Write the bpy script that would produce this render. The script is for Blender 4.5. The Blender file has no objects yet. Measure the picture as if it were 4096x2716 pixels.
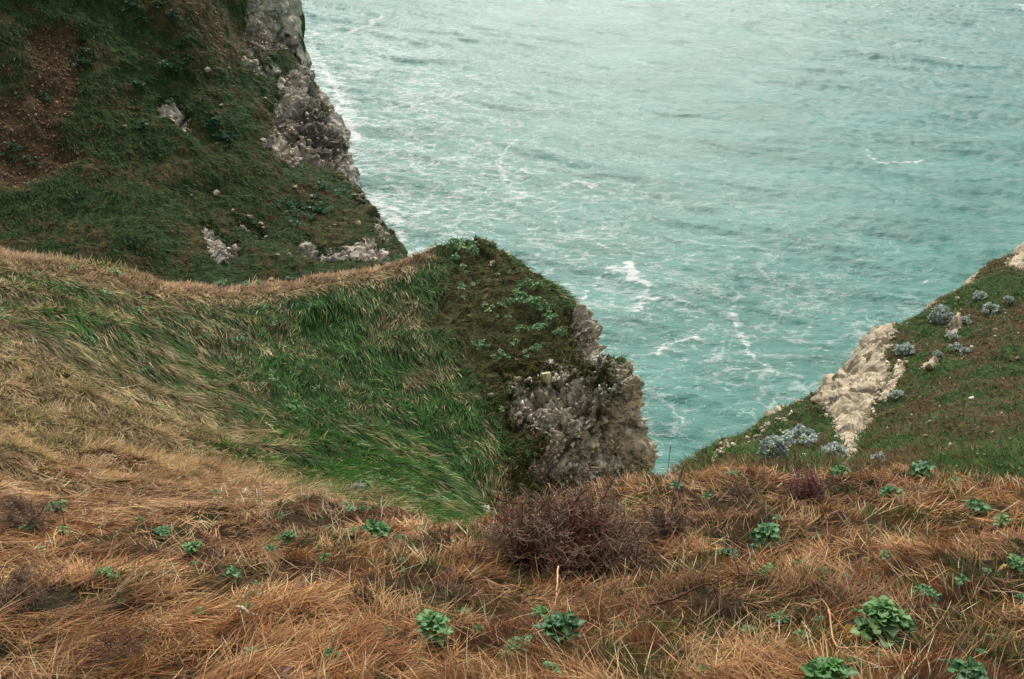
import bpy, math, random
import numpy as np
from mathutils import Vector, Matrix
random.seed(11)
RNG = np.random.default_rng(11)
SC = bpy.context.scene
COL = SC.collection
FPX = 4096 * 35.0 / 36.0
PITCH = math.radians(31.0)
CAM = np.array([0.0, 0.0, 60.0])
FW = np.array([0.0, math.cos(PITCH), -math.sin(PITCH)])
UP = np.array([0.0, math.sin(PITCH), math.cos(PITCH)])
RT = np.array([1.0, 0.0, 0.0])

def at(px, py, z):
    """photo pixel + distance along the viewing axis -> world point"""
    return CAM + z * (FW + RT * (px - 2048) / FPX - UP * (py - 1358) / FPX)

def proj(P):
    v = P - CAM
    z = v @ FW
    zz = np.where(np.abs(z) < 1e-3, 1e-3, z)
    return 2048 + FPX * (v @ RT) / zz, 1358 - FPX * (v @ UP) / zz, z

def on_sea(px, py):
    d = FW + RT * (px - 2048) / FPX - UP * (py - 1358) / FPX
    return CAM + d * (-CAM[2] / d[2])

# ------------------------------------------------------------------ noise
_perm = np.random.default_rng(3).permutation(256).astype(np.int64)
_perm = np.concatenate([_perm, _perm, _perm])
_g = np.random.default_rng(4).normal(size=(256, 3)); _g /= np.linalg.norm(_g, axis=1)[:, None]
def perlin(P):
    P = np.asarray(P, dtype=np.float64)
    i = np.floor(P).astype(np.int64); f = P - i
    i &= 255
    u = f * f * f * (f * (f * 6 - 15) + 10)
    out = 0
    for dx in (0, 1):
        wx = u[:, 0] if dx else 1 - u[:, 0]
        for dy in (0, 1):
            wy = u[:, 1] if dy else 1 - u[:, 1]
            for dz in (0, 1):
                wz = u[:, 2] if dz else 1 - u[:, 2]
                h = _perm[_perm[_perm[i[:, 0] + dx] + i[:, 1] + dy] + i[:, 2] + dz]
                g = _g[h]
                out = out + wx * wy * wz * (g[:, 0] * (f[:, 0] - dx) + g[:, 1] * (f[:, 1] - dy) + g[:, 2] * (f[:, 2] - dz))
    return out * 1.6
def fbm(P, scale, octs=4, gain=0.5, off=0.0):
    P = np.asarray(P) / scale + off
    a, s, t = 1.0, 0.0, 0.0
    for _ in range(octs):
        s = s + a * perlin(P); t += a
        P = P * 2.03 + 17.3; a *= gain
    return s / t * 1.5
def worley(P, scale, off=0.0, delta=False):
    P = np.asarray(P) / scale + off
    i0 = np.floor(P).astype(np.int64)
    f1 = np.full(len(P), 9.0); f2 = np.full(len(P), 9.0); dv = np.zeros((len(P), 3)); idv = np.zeros(len(P), dtype=np.int64)
    _r = _g * 0.5 + 0.5
    for dx in (-1, 0, 1):
        for dy in (-1, 0, 1):
            for dz in (-1, 0, 1):
                c = i0 + np.array([dx, dy, dz]); m = c & 255
                h = _perm[_perm[_perm[m[:, 0]] + m[:, 1]] + m[:, 2]]
                e = P - (c + _r[h]); d = np.linalg.norm(e, axis=1)
                nf = d < f1
                if delta: dv = np.where(nf[:, None], e, dv)
                f2 = np.where(nf, f1, np.minimum(f2, d)); idv = np.where(nf, h, idv); f1 = np.where(nf, d, f1)
    return (f1, f2, idv, dv) if delta else (f1, f2, idv)
def sstep(a, b, x):
    t = np.clip((x - a) / (b - a), 0, 1)
    return t * t * (3 - 2 * t)
def poly_mask(px, py, poly, soft=30.0):
    """soft inside mask of a polygon"""
    poly = np.array(poly, float); n = len(poly)
    inside = np.zeros(px.shape, bool); dmin = np.full(px.shape, 1e9)
    for k in range(n):
        x1, y1 = poly[k]; x2, y2 = poly[(k + 1) % n]
        cond = ((y1 > py) != (y2 > py))
        xi = (x2 - x1) * (py - y1) / ((y2 - y1) if abs(y2 - y1) > 1e-9 else 1e-9) + x1
        inside ^= cond & (px < xi)
        ex, ey = x2 - x1, y2 - y1
        t = np.clip(((px - x1) * ex + (py - y1) * ey) / (ex * ex + ey * ey + 1e-9), 0, 1)
        dmin = np.minimum(dmin, np.hypot(px - x1 - t * ex, py - y1 - t * ey))
    sd = np.where(inside, dmin, -dmin)
    return sd / soft      # signed distance in soft units
def line_dist(x, y, pts):
    d = np.full(x.shape, 1e9)
    for (x1, y1), (x2, y2) in zip(pts[:-1], pts[1:]):
        ex, ey = x2 - x1, y2 - y1
        t = np.clip(((x - x1) * ex + (y - y1) * ey) / (ex * ex + ey * ey + 1e-9), 0, 1)
        d = np.minimum(d, np.hypot(x - x1 - t * ex, y - y1 - t * ey))
    return d

def srgb(r, g, b):
    c = np.array([r, g, b], float) / 255.0
    return np.where(c <= 0.04045, c / 12.92, ((c + 0.055) / 1.055) ** 2.4)

# ------------------------------------------------------------------ lofting
def pchip(x, Y, xs):
    """monotone cubic through rows Y (k, ...) at x, sampled at xs"""
    Y = np.asarray(Y, float); k = len(x)
    h = np.diff(x); sh = (slice(None),) + (None,) * (Y.ndim - 1)
    d = np.diff(Y, axis=0) / h[sh]
    m = np.zeros_like(Y)
    w1 = (2 * h[1:] + h[:-1])[sh]; w2 = (h[1:] + 2 * h[:-1])[sh]
    same = d[:-1] * d[1:] > 0
    with np.errstate(divide='ignore', invalid='ignore'):
        hm = (w1 + w2) / (w1 / d[:-1] + w2 / d[1:])
    m[1:-1] = np.where(same, hm, (d[:-1] + d[1:]) * 0.15)
    m[0] = d[0]; m[-1] = d[-1]
    j = np.clip(np.searchsorted(x, xs, side='right') - 1, 0, k - 2)
    t = ((xs - x[j]) / h[j])[sh]; H = h[j][sh]
    return (Y[j] * (1 + 2 * t) * (1 - t) ** 2 + m[j] * H * t * (1 - t) ** 2 + Y[j + 1] * t * t * (3 - 2 * t) + m[j + 1] * H * t * t * (t - 1))

def loft(rows, nu, nv, vw=None, uw=None):
    """rows: R x C control points -> (nv, nu, 3) grid; vw / uw scale the sample share of every span"""
    G = np.array(rows, float)
    cu = np.linalg.norm(np.diff(G, axis=1), axis=2).mean(0); cv = np.linalg.norm(np.diff(G, axis=0), axis=2).mean(1)
    x = np.concatenate([[0], np.cumsum(cu)]); y = np.concatenate([[0], np.cumsum(cv)])
    def samples(x, c, w, n):
        sh = c * (np.array(w, float) if w is not None else 1.0)
        cs = np.concatenate([[0], np.cumsum(sh)]); q = np.linspace(0, cs[-1], n)
        return np.interp(q, cs, x)
    us = samples(x, cu, uw, nu); vs = samples(y, cv, vw, nv)
    A = pchip(y, G, vs)                                   # nv, C, 3
    B = pchip(x, np.swapaxes(A, 0, 1), us)                # nu, nv, 3
    ui = np.interp(us, x, np.arange(len(x))); vi = np.interp(vs, y, np.arange(len(y)))
    return np.ascontiguousarray(np.swapaxes(B, 0, 1)), ui, vi

def gnormals(G):
    du = np.gradient(G, axis=1); dv = np.gradient(G, axis=0)
    n = np.cross(du, dv); n /= np.linalg.norm(n, axis=2)[:, :, None] + 1e-12
    return n

def set_props(o, label=None, cat=None, group=None, kind=None):
    if label: o['label'] = label
    if cat: o['category'] = cat
    if group: o['group'] = group
    if kind: o['kind'] = kind
    return o

def mesh_np(name, V, loops, starts, mats, col=None, attrs=None, smooth=True, parent=None, matidx=None):
    me = bpy.data.meshes.new(name)
    V = np.asarray(V, np.float32); loops = np.asarray(loops, np.int32); starts = np.asarray(starts, np.int32)
    me.vertices.add(len(V)); me.vertices.foreach_set('co', V.ravel())
    me.loops.add(len(loops)); me.loops.foreach_set('vertex_index', loops)
    me.polygons.add(len(starts)); me.polygons.foreach_set('loop_start', starts)
    me.update(calc_edges=True)
    if smooth: me.polygons.foreach_set('use_smooth', np.ones(len(starts), bool))
    if col is not None:
        a = me.color_attributes.new('Col', 'FLOAT_COLOR', 'POINT')
        c4 = np.ones((len(V), 4), np.float32); c4[:, :3] = col
        a.data.foreach_set('color', c4.ravel())
    for k, v in (attrs or {}).items():
        a = me.attributes.new(k, 'FLOAT', 'POINT'); a.data.foreach_set('value', np.asarray(v, np.float32))
    for m in (mats if isinstance(mats, (list, tuple)) else [mats]): me.materials.append(m)
    if matidx is not None: me.polygons.foreach_set('material_index', np.asarray(matidx, np.int32))
    o = bpy.data.objects.new(name, me); COL.objects.link(o)
    if parent is not None: o.parent = parent
    return o

def grid_mesh(name, G, mat, col=None, attrs=None, flip=False):
    nv, nu = G.shape[:2]
    idx = np.arange(nv * nu).reshape(nv, nu)
    q = np.stack([idx[:-1, :-1], idx[:-1, 1:], idx[1:, 1:], idx[1:, :-1]], axis=-1).reshape(-1, 4)
    if flip: q = q[:, ::-1]
    return mesh_np(name, G.reshape(-1, 3), q.ravel(), np.arange(len(q)) * 4, mat, col, attrs)

# ------------------------------------------------------------------ materials
def new_mat(name):
    m = bpy.data.materials.new(name); m.use_nodes = True
    nt = m.node_tree; nt.nodes.clear()
    return m, nt
def N(nt, t, **kw):
    n = nt.nodes.new(t)
    for k, v in kw.items():
        if k in n.inputs.keys() if isinstance(k, str) else False: n.inputs[k].default_value = v
        else: setattr(n, k, v)
    return n
def L(nt, a, ao, b, bi): nt.links.new(a.outputs[ao], b.inputs[bi])

def blade_material(name, rough=0.6, transl=0.3, spec=0.25):
    m, nt = new_mat(name)
    at_ = N(nt, 'ShaderNodeAttribute', attribute_name='Col')
    p = N(nt, 'ShaderNodeBsdfPrincipled'); p.inputs['Roughness'].default_value = rough
    p.inputs['Specular IOR Level'].default_value = spec
    tr = N(nt, 'ShaderNodeBsdfTranslucent'); mx = N(nt, 'ShaderNodeMixShader'); mx.inputs[0].default_value = transl
    out = N(nt, 'ShaderNodeOutputMaterial')
    L(nt, at_, 'Color', p, 'Base Color'); L(nt, at_, 'Color', tr, 'Color')
    L(nt, p, 0, mx, 1); L(nt, tr, 0, mx, 2); L(nt, mx, 0, out, 'Surface')
    return m

def plain_material(name, rough=0.7, nscale=40.0, amount=0.25, bump=0.3, bscale=60.0, bdist=0.01):
    """attribute colour, broken up by noise and bump"""
    m, nt = new_mat(name)
    at_ = N(nt, 'ShaderNodeAttribute', attribute_name='Col')
    tc = N(nt, 'ShaderNodeTexCoord')
    n1 = N(nt, 'ShaderNodeTexNoise'); n1.inputs['Scale'].default_value = nscale; n1.inputs['Detail'].default_value = 4
    mr = N(nt, 'ShaderNodeMapRange'); mr.inputs[1].default_value = 0.3; mr.inputs[2].default_value = 0.7
    mr.inputs[3].default_value = 1 - amount; mr.inputs[4].default_value = 1 + amount
    mul = N(nt, 'ShaderNodeVectorMath', operation='SCALE')
    p = N(nt, 'ShaderNodeBsdfPrincipled'); p.inputs['Roughness'].default_value = rough; p.inputs['Specular IOR Level'].default_value = 0.25
    n2 = N(nt, 'ShaderNodeTexNoise'); n2.inputs['Scale'].default_value = bscale; n2.inputs['Detail'].default_value = 5
    bp = N(nt, 'ShaderNodeBump'); bp.inputs['Strength'].default_value = bump; bp.inputs['Distance'].default_value = bdist
    out = N(nt, 'ShaderNodeOutputMaterial')
    L(nt, tc, 'Object', n1, 'Vector'); L(nt, tc, 'Object', n2, 'Vector')
    L(nt, n1, 0, mr, 0); L(nt, at_, 'Color', mul, 0); L(nt, mr, 0, mul, 'Scale'); L(nt, mul, 0, p, 'Base Color')
    L(nt, n2, 0, bp, 'Height'); L(nt, bp, 0, p, 'Normal'); L(nt, p, 0, out, 'Surface')
    return m

def terrain_material(name, s, tint=(1, 1, 1), strata=0.0, brk=0.5, bumpk=1.0):
    """soil / turf colour from 'Col', chalk where 'rock' is high; s = size of the grain in metres"""
    m, nt = new_mat(name)
    col = N(nt, 'ShaderNodeAttribute', attribute_name='Col'); rk = N(nt, 'ShaderNodeAttribute', attribute_name='rock')
    tc = N(nt, 'ShaderNodeTexCoord')
    def noise(sc, det=4, rough=0.6):
        n = N(nt, 'ShaderNodeTexNoise'); n.inputs['Scale'].default_value = sc; n.inputs['Detail'].default_value = det
        n.inputs['Roughness'].default_value = rough; L(nt, tc, 'Object', n, 'Vector'); return n
    def mr(src, a, b, c, d, out=0):
        n = N(nt, 'ShaderNodeMapRange'); n.inputs[1].default_value = a; n.inputs[2].default_value = b
        n.inputs[3].default_value = c; n.inputs[4].default_value = d; L(nt, src, out, n, 0); return n
    n1 = noise(1 / s, 5, 0.7); v1 = mr(n1, 0.32, 0.68, 0.45, 1.6)
    g1 = N(nt, 'ShaderNodeVectorMath', operation='SCALE'); L(nt, col, 'Color', g1, 0); L(nt, v1, 0, g1, 'Scale')
    # chalk: pale cream, stained grey / ochre, dark flint courses
    n2 = noise(0.5 / s, 6, 0.65); r2 = N(nt, 'ShaderNodeValToRGB')
    e = r2.color_ramp.elements
    e[0].position = 0.28; e[0].color = (*srgb(96, 94, 88), 1); e[1].position = 0.70; e[1].color = (*srgb(216, 208, 192), 1)
    for p_, c_ in ((0.38, (140, 134, 124)), (0.48, (172, 164, 150)), (0.58, (196, 187, 170))):
        k = e.new(p_); k.color = (*srgb(*c_), 1)
    L(nt, n2, 0, r2, 0)
    n3 = noise(2.5 / s, 4, 0.7); v3 = mr(n3, 0.32, 0.55, 0.62, 1.1)
    g2 = N(nt, 'ShaderNodeVectorMath', operation='SCALE'); L(nt, r2, 0, g2, 0); L(nt, v3, 0, g2, 'Scale')
    # moss / ochre tint
    n4 = noise(0.25 / s, 3); v4 = mr(n4, 0.54, 0.70, 0.0, 0.32)
    mxm = N(nt, 'ShaderNodeMix', data_type='RGBA'); L(nt, v4, 0, mxm, 0); L(nt, g2, 0, mxm, 6); mxm.inputs[7].default_value = (*srgb(120, 112, 74), 1)
    tn = N(nt, 'ShaderNodeAttribute', attribute_name='dark')
    dk = mr(tn, 0, 1, 1, 0.36, 'Fac')
    g3 = N(nt, 'ShaderNodeVectorMath', operation='SCALE'); L(nt, mxm, 2, g3, 0); L(nt, dk, 0, g3, 'Scale')
    gt = N(nt, 'ShaderNodeVectorMath', operation='MULTIPLY'); L(nt, g3, 0, gt, 0); gt.inputs[1].default_value = tint; g3 = gt
    if strata > 0:      # bedding: flint bands in the chalk
        sp = N(nt, 'ShaderNodeMapping'); sp.inputs['Scale'].default_value = (.04, .04, 1.0); L(nt, tc, 'Object', sp, 'Vector')
        sn = N(nt, 'ShaderNodeTexNoise'); sn.inputs['Scale'].default_value = strata; sn.inputs['Detail'].default_value = 5; sn.inputs['Roughness'].default_value = .7; L(nt, sp, 0, sn, 'Vector')
        sv = mr(sn, .38, .50, .5, 1.08); gs = N(nt, 'ShaderNodeVectorMath', operation='SCALE'); L(nt, g3, 0, gs, 0); L(nt, sv, 0, gs, 'Scale'); g3 = gs
    # rock mask broken up by noise
    n5 = noise(1.2 / s, 5, 0.75); a5 = N(nt, 'ShaderNodeMath', operation='ADD'); L(nt, rk, 'Fac', a5, 0)
    m5 = mr(n5, 0.25, 0.75, -brk, brk); L(nt, m5, 0, a5, 1)
    f5 = mr(a5, 0.42, 0.58, 0, 1)
    mx = N(nt, 'ShaderNodeMix', data_type='RGBA'); L(nt, f5, 0, mx, 0); L(nt, g1, 0, mx, 6); L(nt, g3, 0, mx, 7)
    p = N(nt, 'ShaderNodeBsdfPrincipled'); p.inputs['Roughness'].default_value = 0.9; p.inputs['Specular IOR Level'].default_value = 0.15
    bn = noise(1.6 / s, 6, 0.75)
    bp = N(nt, 'ShaderNodeBump'); bp.inputs['Strength'].default_value = 0.9; bp.inputs['Distance'].default_value = s * 0.35 * bumpk
    L(nt, bn, 0, bp, 'Height'); L(nt, bp, 0, p, 'Normal')
    out = N(nt, 'ShaderNodeOutputMaterial'); L(nt, mx, 2, p, 'Base Color'); L(nt, p, 0, out, 'Surface')
    return m
# ================================================================== camera, light
cam_d = bpy.data.cameras.new('camera'); cam = bpy.data.objects.new('camera', cam_d); COL.objects.link(cam)
cam.location = CAM; cam.rotation_euler = (math.radians(90) - PITCH, 0, 0)
cam_d.lens = 35; cam_d.sensor_width = 36; cam_d.clip_end = 20000; cam_d.clip_start = 0.05
SC.camera = cam
SUN_EL, SUN_AZ = 42.0, 3.0         # azimuth clockwise from +y (straight ahead)
w = bpy.data.worlds.new('World'); SC.world = w; w.use_nodes = True
nt = w.node_tree; nt.nodes.clear()
sky = N(nt, 'ShaderNodeTexSky'); sky.sky_type = 'NISHITA'; sky.sun_disc = False
sky.sun_elevation = math.radians(SUN_EL); sky.sun_rotation = math.radians(SUN_AZ)
sky.dust_density = 4.0; sky.air_density = 1.0; sky.ozone_density = 1.0
hs = N(nt, 'ShaderNodeHueSaturation'); hs.inputs['Saturation'].default_value = 0.35
bg = N(nt, 'ShaderNodeBackground'); bg.inputs['Strength'].default_value = 0.12
wo = N(nt, 'ShaderNodeOutputWorld')
L(nt, sky, 0, hs, 'Color'); L(nt, hs, 0, bg, 'Color'); L(nt, bg, 0, wo, 'Surface')
sd = bpy.data.lights.new('sun', 'SUN'); sun = bpy.data.objects.new('sun', sd); COL.objects.link(sun)
sd.energy = 1.45; sd.angle = math.radians(10); sd.color = (1.0, 0.95, 0.88)
az, el = math.radians(SUN_AZ), math.radians(SUN_EL)
sdir = Vector((math.sin(az) * math.cos(el), math.cos(az) * math.cos(el), math.sin(el)))
sun.rotation_euler = (-sdir).to_track_quat('-Z', 'Y').to_euler()
SC.view_settings.view_transform = 'Standard'; SC.view_settings.look = 'None'
SC.view_settings.exposure = 0.42; SC.view_settings.gamma = 1.0; SC.view_settings.use_curve_mapping = False

# ================================================================== terrain control grids
def R(*pts): return [at(*p) for p in pts]
def off(row, dx, dy, dz):
    d = np.array([dx, dy, dz], float)
    return [np.array(p) + d for p in row]

# --- foreground slope
ax = [-1900, -500, 0, 500, 1000, 1500, 1900, 2200, 2500, 2800, 3200, 3600, 4096, 4700, 6000]
def rw(py, z): return [at(x, (py[i] if isinstance(py, list) else py), (z[i] if isinstance(z, list) else z)) for i, x in enumerate(ax)]
rA = [rw(3300, 3.3), rw(2716, 5.0), rw(2500, 6.2), rw(2300, 8.0), rw(2170, [10.0, 10.0, 10.2, 10.2, 10.2, 10.2, 9.9, 9.8, 9.9, 10.0, 10.0, 9.9, 9.7, 9.5, 9.5])]
brow = rw([2125, 2125, 2135, 2135, 2135, 2130, 2125, 2025, 1930, 1895, 1910, 1915, 1930, 1945, 1950],
          [11.4, 11.4, 11.0, 11.0, 11.3, 11.6, 11.4, 12.6, 14.2, 15.2, 15.5, 15.3, 14.6, 14.0, 13.6])
rA += [brow, [p + (np.array([0, 2.2, -1.5]) if k < 6 else np.array([0, 1.8, -2.6])) for k, p in enumerate(brow)], [p + (np.array([0, 5.5, -5.5]) if k < 6 else np.array([0, 4.0, -10])) for k, p in enumerate(brow)]]
GA, uA, vA = loft(rA, 470, 340, vw=[.8, 1.5, 1.3, 1.1, 1, .5, .15], uw=[.4] + [1] * 12 + [.4])

# --- grassy bowl, ridge and knoll
R0 = R((-500,965,33),(0,1025,36),(330,1088,38.5),(680,1152,42),(1000,1167,45),(1300,1108,48),(1620,1046,51),(1725,972,52.5),(1880,955,53),(2030,1015,52),(2180,1155,50),(2300,1262,47),(2375,1420,45),(2480,1430,43),(2520,1500,42),(2535,1640,42.5),(2552,1790,43),(2566,1950,43.5))
R1 = R((-500,1200,29),(0,1200,31),(330,1230,34),(680,1260,38),(1000,1260,42),(1300,1200,45.5),(1560,1150,49),(1690,1090,50.5),(1830,1090,50.5),(1950,1150,49.5),(2050,1250,48),(2160,1350,46.5),(2250,1450,44.2),(2330,1490,42.8),(2400,1580,41.6),(2430,1680,41.6),(2450,1800,41.8),(2460,1950,42))
R2 = R((-500,1500,22),(0,1500,25),(300,1450,29),(620,1450,34),(900,1420,38.5),(1200,1350,43),(1450,1300,46),(1600,1250,48),(1720,1260,48),(1830,1320,47),(1920,1400,46),(2000,1470,45),(2060,1540,43.7),(2110,1620,42.8),(2150,1700,42),(2175,1780,41.3),(2190,1870,41),(2200,1980,41))
R3 = R((-500,1800,15),(0,1750,18),(300,1700,22),(600,1680,27),(850,1650,32),(1100,1600,37),(1300,1550,41),(1450,1500,43.5),(1560,1500,44),(1660,1540,44),(1750,1600,43.5),(1830,1660,42.5),(1890,1720,41.5),(1930,1790,40.5),(1960,1850,40),(1980,1900,39.5),(1990,1960,39),(2000,2030,38.5))
R4 = R((-500,2000,12),(0,1950,13.5),(300,1920,15.5),(600,1900,18),(850,1880,21),(1050,1860,25),(1200,1830,29),(1320,1800,33),(1420,1790,35),(1500,1800,35.5),(1580,1830,35.5),(1650,1870,35),(1700,1920,34),(1740,1970,33),(1780,2010,32),(1810,2050,31),(1840,2090,30),(1870,2130,29))
R5 = R((-500,2160,10.4),(0,2110,11.0),(300,2105,11.3),(600,2090,12.0),(800,2070,13),(950,2060,14),(1100,2050,15.5),(1200,2040,17),(1280,2030,18.5),(1350,2030,19.5),(1420,2040,20),(1480,2060,20),(1540,2080,19.5),(1590,2110,19),(1630,2140,18.5),(1660,2170,18),(1690,2200,17.5),(1720,2230,17))
R6 = R((-500,2320,9.1),(0,2300,9.3),(300,2300,9.6),(600,2290,10),(800,2280,10.5),(950,2270,11),(1100,2260,12),(1200,2250,13),(1300,2250,13.5),(1370,2250,13.8),(1440,2260,14),(1500,2270,14),(1560,2280,14),(1610,2290,14),(1650,2300,14),(1680,2320,14),(1710,2340,14),(1740,2360,14))
Rm1, Rm2, Rm3 = [], [], []
for k, p in enumerate(R0):
    if k < 7: Rm1.append(p + [0, 4, -2.6]); Rm2.append(p + [1, 14, -13]); Rm3.append(p + [2, 18, -60])
    else: Rm1.append(p + [0.9, 1.6, -2.2]); Rm2.append(p + [1.5, 3.0, -16]); Rm3.append(p + [3, 5, -60])
rB = [Rm3, Rm2, Rm1, R0, R1, R2, R3, R4, R5, R6]
GB, uB, vB = loft(rB, 640, 620, vw=[.08, .7, 2.2, 1.6, 1.3, 1.1, 1.3, 1.8, 1], uw=[.45,.7,.9,.9,.9,.9,1.1,1.2,1.2,1.2,1.4,2.4,3.4,4,3.2,2.8,1])

# --- far hillside with its cliff
C0 = R((1110,-260,168),(1105,-150,165),(1098,0,160),(1120,120,163),(1190,240,170),(1325,400,172),(1365,560,160),(1415,740,142),(1500,865,132),(1590,980,122),(1690,1090,112),(1800,1220,104))
C1 = R((960,-260,150),(965,-150,146),(970,0,142),(975,120,143),(1080,235,145),(1120,400,143),(1170,560,134),(1310,730,129),(1400,890,121),(1480,1000,114),(1550,1090,108),(1600,1220,100))
C2 = R((840,-260,133),(845,-150,130),(850,0,128),(860,120,127),(880,250,126),(920,400,124),(960,560,121),(1060,740,118),(1130,900,113),(1170,1020,108),(1210,1120,103),(1230,1250,96))
C3 = R((430,-260,121),(440,-150,119),(450,0,118),(460,120,117),(470,250,115),(480,400,113),(500,560,110),(550,740,107),(600,900,103),(650,1020,99),(700,1150,95),(720,1290,88))
C4 = R((0,-260,114),(0,-150,112),(0,0,111),(0,120,110),(0,250,108.5),(0,400,106.5),(0,560,103.5),(0,740,100),(0,900,96),(0,1020,92),(0,1150,88),(0,1290,82))
C5 = R((-600,-260,106),(-600,-150,105),(-600,0,104),(-600,120,103),(-600,250,101.5),(-600,400,99.5),(-600,560,97),(-600,740,93),(-600,900,89),(-600,1020,86),(-600,1150,82),(-600,1290,76))
Cm1 = [p + np.array([2.0, 4.0, -9.0]) for p in C0]; Cm2 = [p + np.array([3.0, 6.0, -45.0]) for p in C0]
rC = [Cm2, Cm1, C0, C1, C2, C3, C4, C5]
GC, uC, vC = loft(rC, 620, 620, vw=[.1, .6, 2.2, 1.7, 1, 1, .4], uw=[.3, .5, 1, 1, 1, 1, 1, 1, 1, 1, .5])

# --- hillside on the right
D0 = R((4700,720,38),(4096,1000,33),(3850,1165,31),(3640,1288,29.5),(3520,1335,28.5),(3445,1450,27.5),(3300,1572,26),(3100,1675,24.5),(2900,1762,23),(2830,1815,22),(2725,1880,21.5))
D1 = R((4750,1000,31),(4200,1200,28.5),(3980,1300,27.3),(3800,1400,26.5),(3650,1460,26),(3570,1550,25),(3430,1670,24),(3220,1750,22.8),(3020,1820,21.5),(2860,1870,20.5),(2700,1915,20))
D2 = R((4800,1400,23),(4350,1480,22.5),(4100,1560,22),(3920,1600,22),(3780,1640,22),(3650,1700,21.5),(3500,1775,20.8),(3300,1840,19.8),(3100,1890,18.8),(2950,1925,18.3),(2800,1960,17.8))
D3 = R((4800,1850,16.5),(4400,1840,17),(4150,1855,17),(3980,1860,17.2),(3820,1870,17.4),(3700,1885,17.5),(3550,1900,17.5),(3380,1930,17.2),(3200,1960,17),(3050,1990,16.8),(2900,2020,16.6))
D4 = R((4900,2150,13),(4450,2120,13.5),(4200,2120,14),(4000,2120,14),(3830,2130,14),(3700,2130,14),(3550,2140,14),(3380,2150,14),(3200,2160,14),(3050,2180,14),(2900,2200,14))
Dm1 = [p + np.array([-0.5, 1.5, -2.5]) for p in D0]; Dm2 = [p + np.array([-1.0, 4, -14]) for p in D0]; Dm3 = [p + np.array([-1.5, 6, -60]) for p in D0]
rD = [Dm3, Dm2, Dm1, D0, D1, D2, D3, D4]
GD, uD, vD = loft(rD, 420, 330, vw=[.08, .3, 1.2, 1.6, 1.2, 1, .6], uw=[.4, .8, 1, 1.3, 1.6, 1.6, 1.4, 1, 1, 1])

def up_fix(G):
    n = gnormals(G)
    view = CAM - G
    return n if (n[:, :, 2].mean() > 0) else -n

def flat(G): return G.reshape(-1, 3)
nA, nB, nC, nD = up_fix(GA), up_fix(GB), up_fix(GC), up_fix(GD)

# ------------------------------------------------------------------ masks
def mA(G):
    P = flat(G); px, py, z = proj(P); return P, px, py
# B
P = flat(GB); px, py, z = proj(P); PB0 = P.copy()
vi = np.repeat(vB, len(uB)); ui = np.tile(uB, len(vB))
r1 = poly_mask(px, py, [(2045,1500),(2200,1495),(2420,1500),(2440,1440),(2540,1440),(2700,1560),(2760,1880),(2480,1960),(2150,1920),(2100,1830),(2150,1760),(2080,1700),(2030,1620)], 55)
r2 = poly_mask(px, py, [(2285,1268),(2340,1235),(2440,1400),(2410,1470),(2340,1420),(2290,1345)], 30)
r3 = poly_mask(px, py, [(1830,940),(1905,940),(1960,1010),(1985,1060),(1950,1050),(1900,985)], 25) - 1.0
nzb = fbm(P, 2.2, 5, 0.6)
rockB = np.clip(0.5 + 0.35 * np.maximum(np.maximum(np.minimum(r1, 2.0) * 0.6 + nzb * 1.3 - 0.25, r2 + nzb), r3 + nzb * 1.4), 0, 1)
back = (vi < 2.6) & (ui > 6.5)
rockB = np.where(back, np.maximum(rockB, sstep(2.75, 2.2, vi)), rockB)
earth_brown = sstep(0.35, 0.8, 0.5 * (rockB + 0.15)) 
# C
P = flat(GC); px, py, z = proj(P)
nz = fbm(P, 9.0, 5, 0.6)
c1 = poly_mask(px, py, [(1025,-300),(1035,180),(1090,240),(1180,210),(1260,240),(1420,420),(1520,860),(1440,760),(1400,735),(1300,630),(1180,655),(1080,560),(1120,430),(1130,300),(1180,250),(1140,210),(1040,190),(1020,60),(1010,-300)], 22)
c1 = np.maximum(c1, poly_mask(px, py, [(1020,40),(1030,190),(1130,215),(1200,190),(1240,-300),(1020,-300)], 22))
c1 = np.maximum(c1, poly_mask(px, py, [(1120,390),(1210,330),(1330,380),(1400,560),(1430,745),(1390,720),(1330,650),(1250,640),(1170,650),(1110,560)], 26))
rockC = 0.5 + 0.4 * (c1 + nz * 1.2)
for poly, a in (([(640,405),(720,400),(760,450),(775,500),(740,515),(680,470),(640,450)], .0), ([(805,880),(840,890),(880,935),(960,960),(965,1000),(900,1050),(855,1045),(820,960)], .1),
                ([(1180,980),(1230,950),(1290,1000),(1400,980),(1480,960),(1570,1000),(1540,1060),(1440,1055),(1330,1035),(1220,1010)], -.35),
                ([(1050,560),(1090,540),(1130,560),(1120,590),(1060,580)], -.1), ([(1500,870),(1560,960),(1540,960),(1480,880)], .2),
                ([(960,220),(1060,230),(1150,270),(1140,310),(1060,280),(980,270)], -.5), ([(1400,780),(1440,790),(1455,830),(1425,840)], -.1),
                ([(925,850),(990,870),(1060,900),(1050,915),(960,890)], -.2)):
    rockC = np.maximum(rockC, 0.5 + 0.35 * (poly_mask(px, py, poly, 16) + a + nz * 1.0))
for poly in ([(1195,240),(1290,285),(1315,350),(1280,345),(1215,330)], [(1285,375),(1345,440),(1310,470),(1280,430)], [(1040,190),(1180,200),(1190,240),(1100,235)], [(1250,640),(1350,655),(1400,720),(1330,700)]):
    rockC = rockC * (1 - .8 * sstep(-.6, .5, poly_mask(px, py, poly, 14) + nz * .8))
rockC = np.clip(rockC, 0, 1)
viC = np.repeat(vC, len(uC)); uiC = np.tile(uC, len(vC))
rockC = np.where(viC < 1.8, np.maximum(rockC, sstep(1.9, 1.5, viC) * sstep(-0.4, 0.2, nz + 0.2)), rockC)
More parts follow.
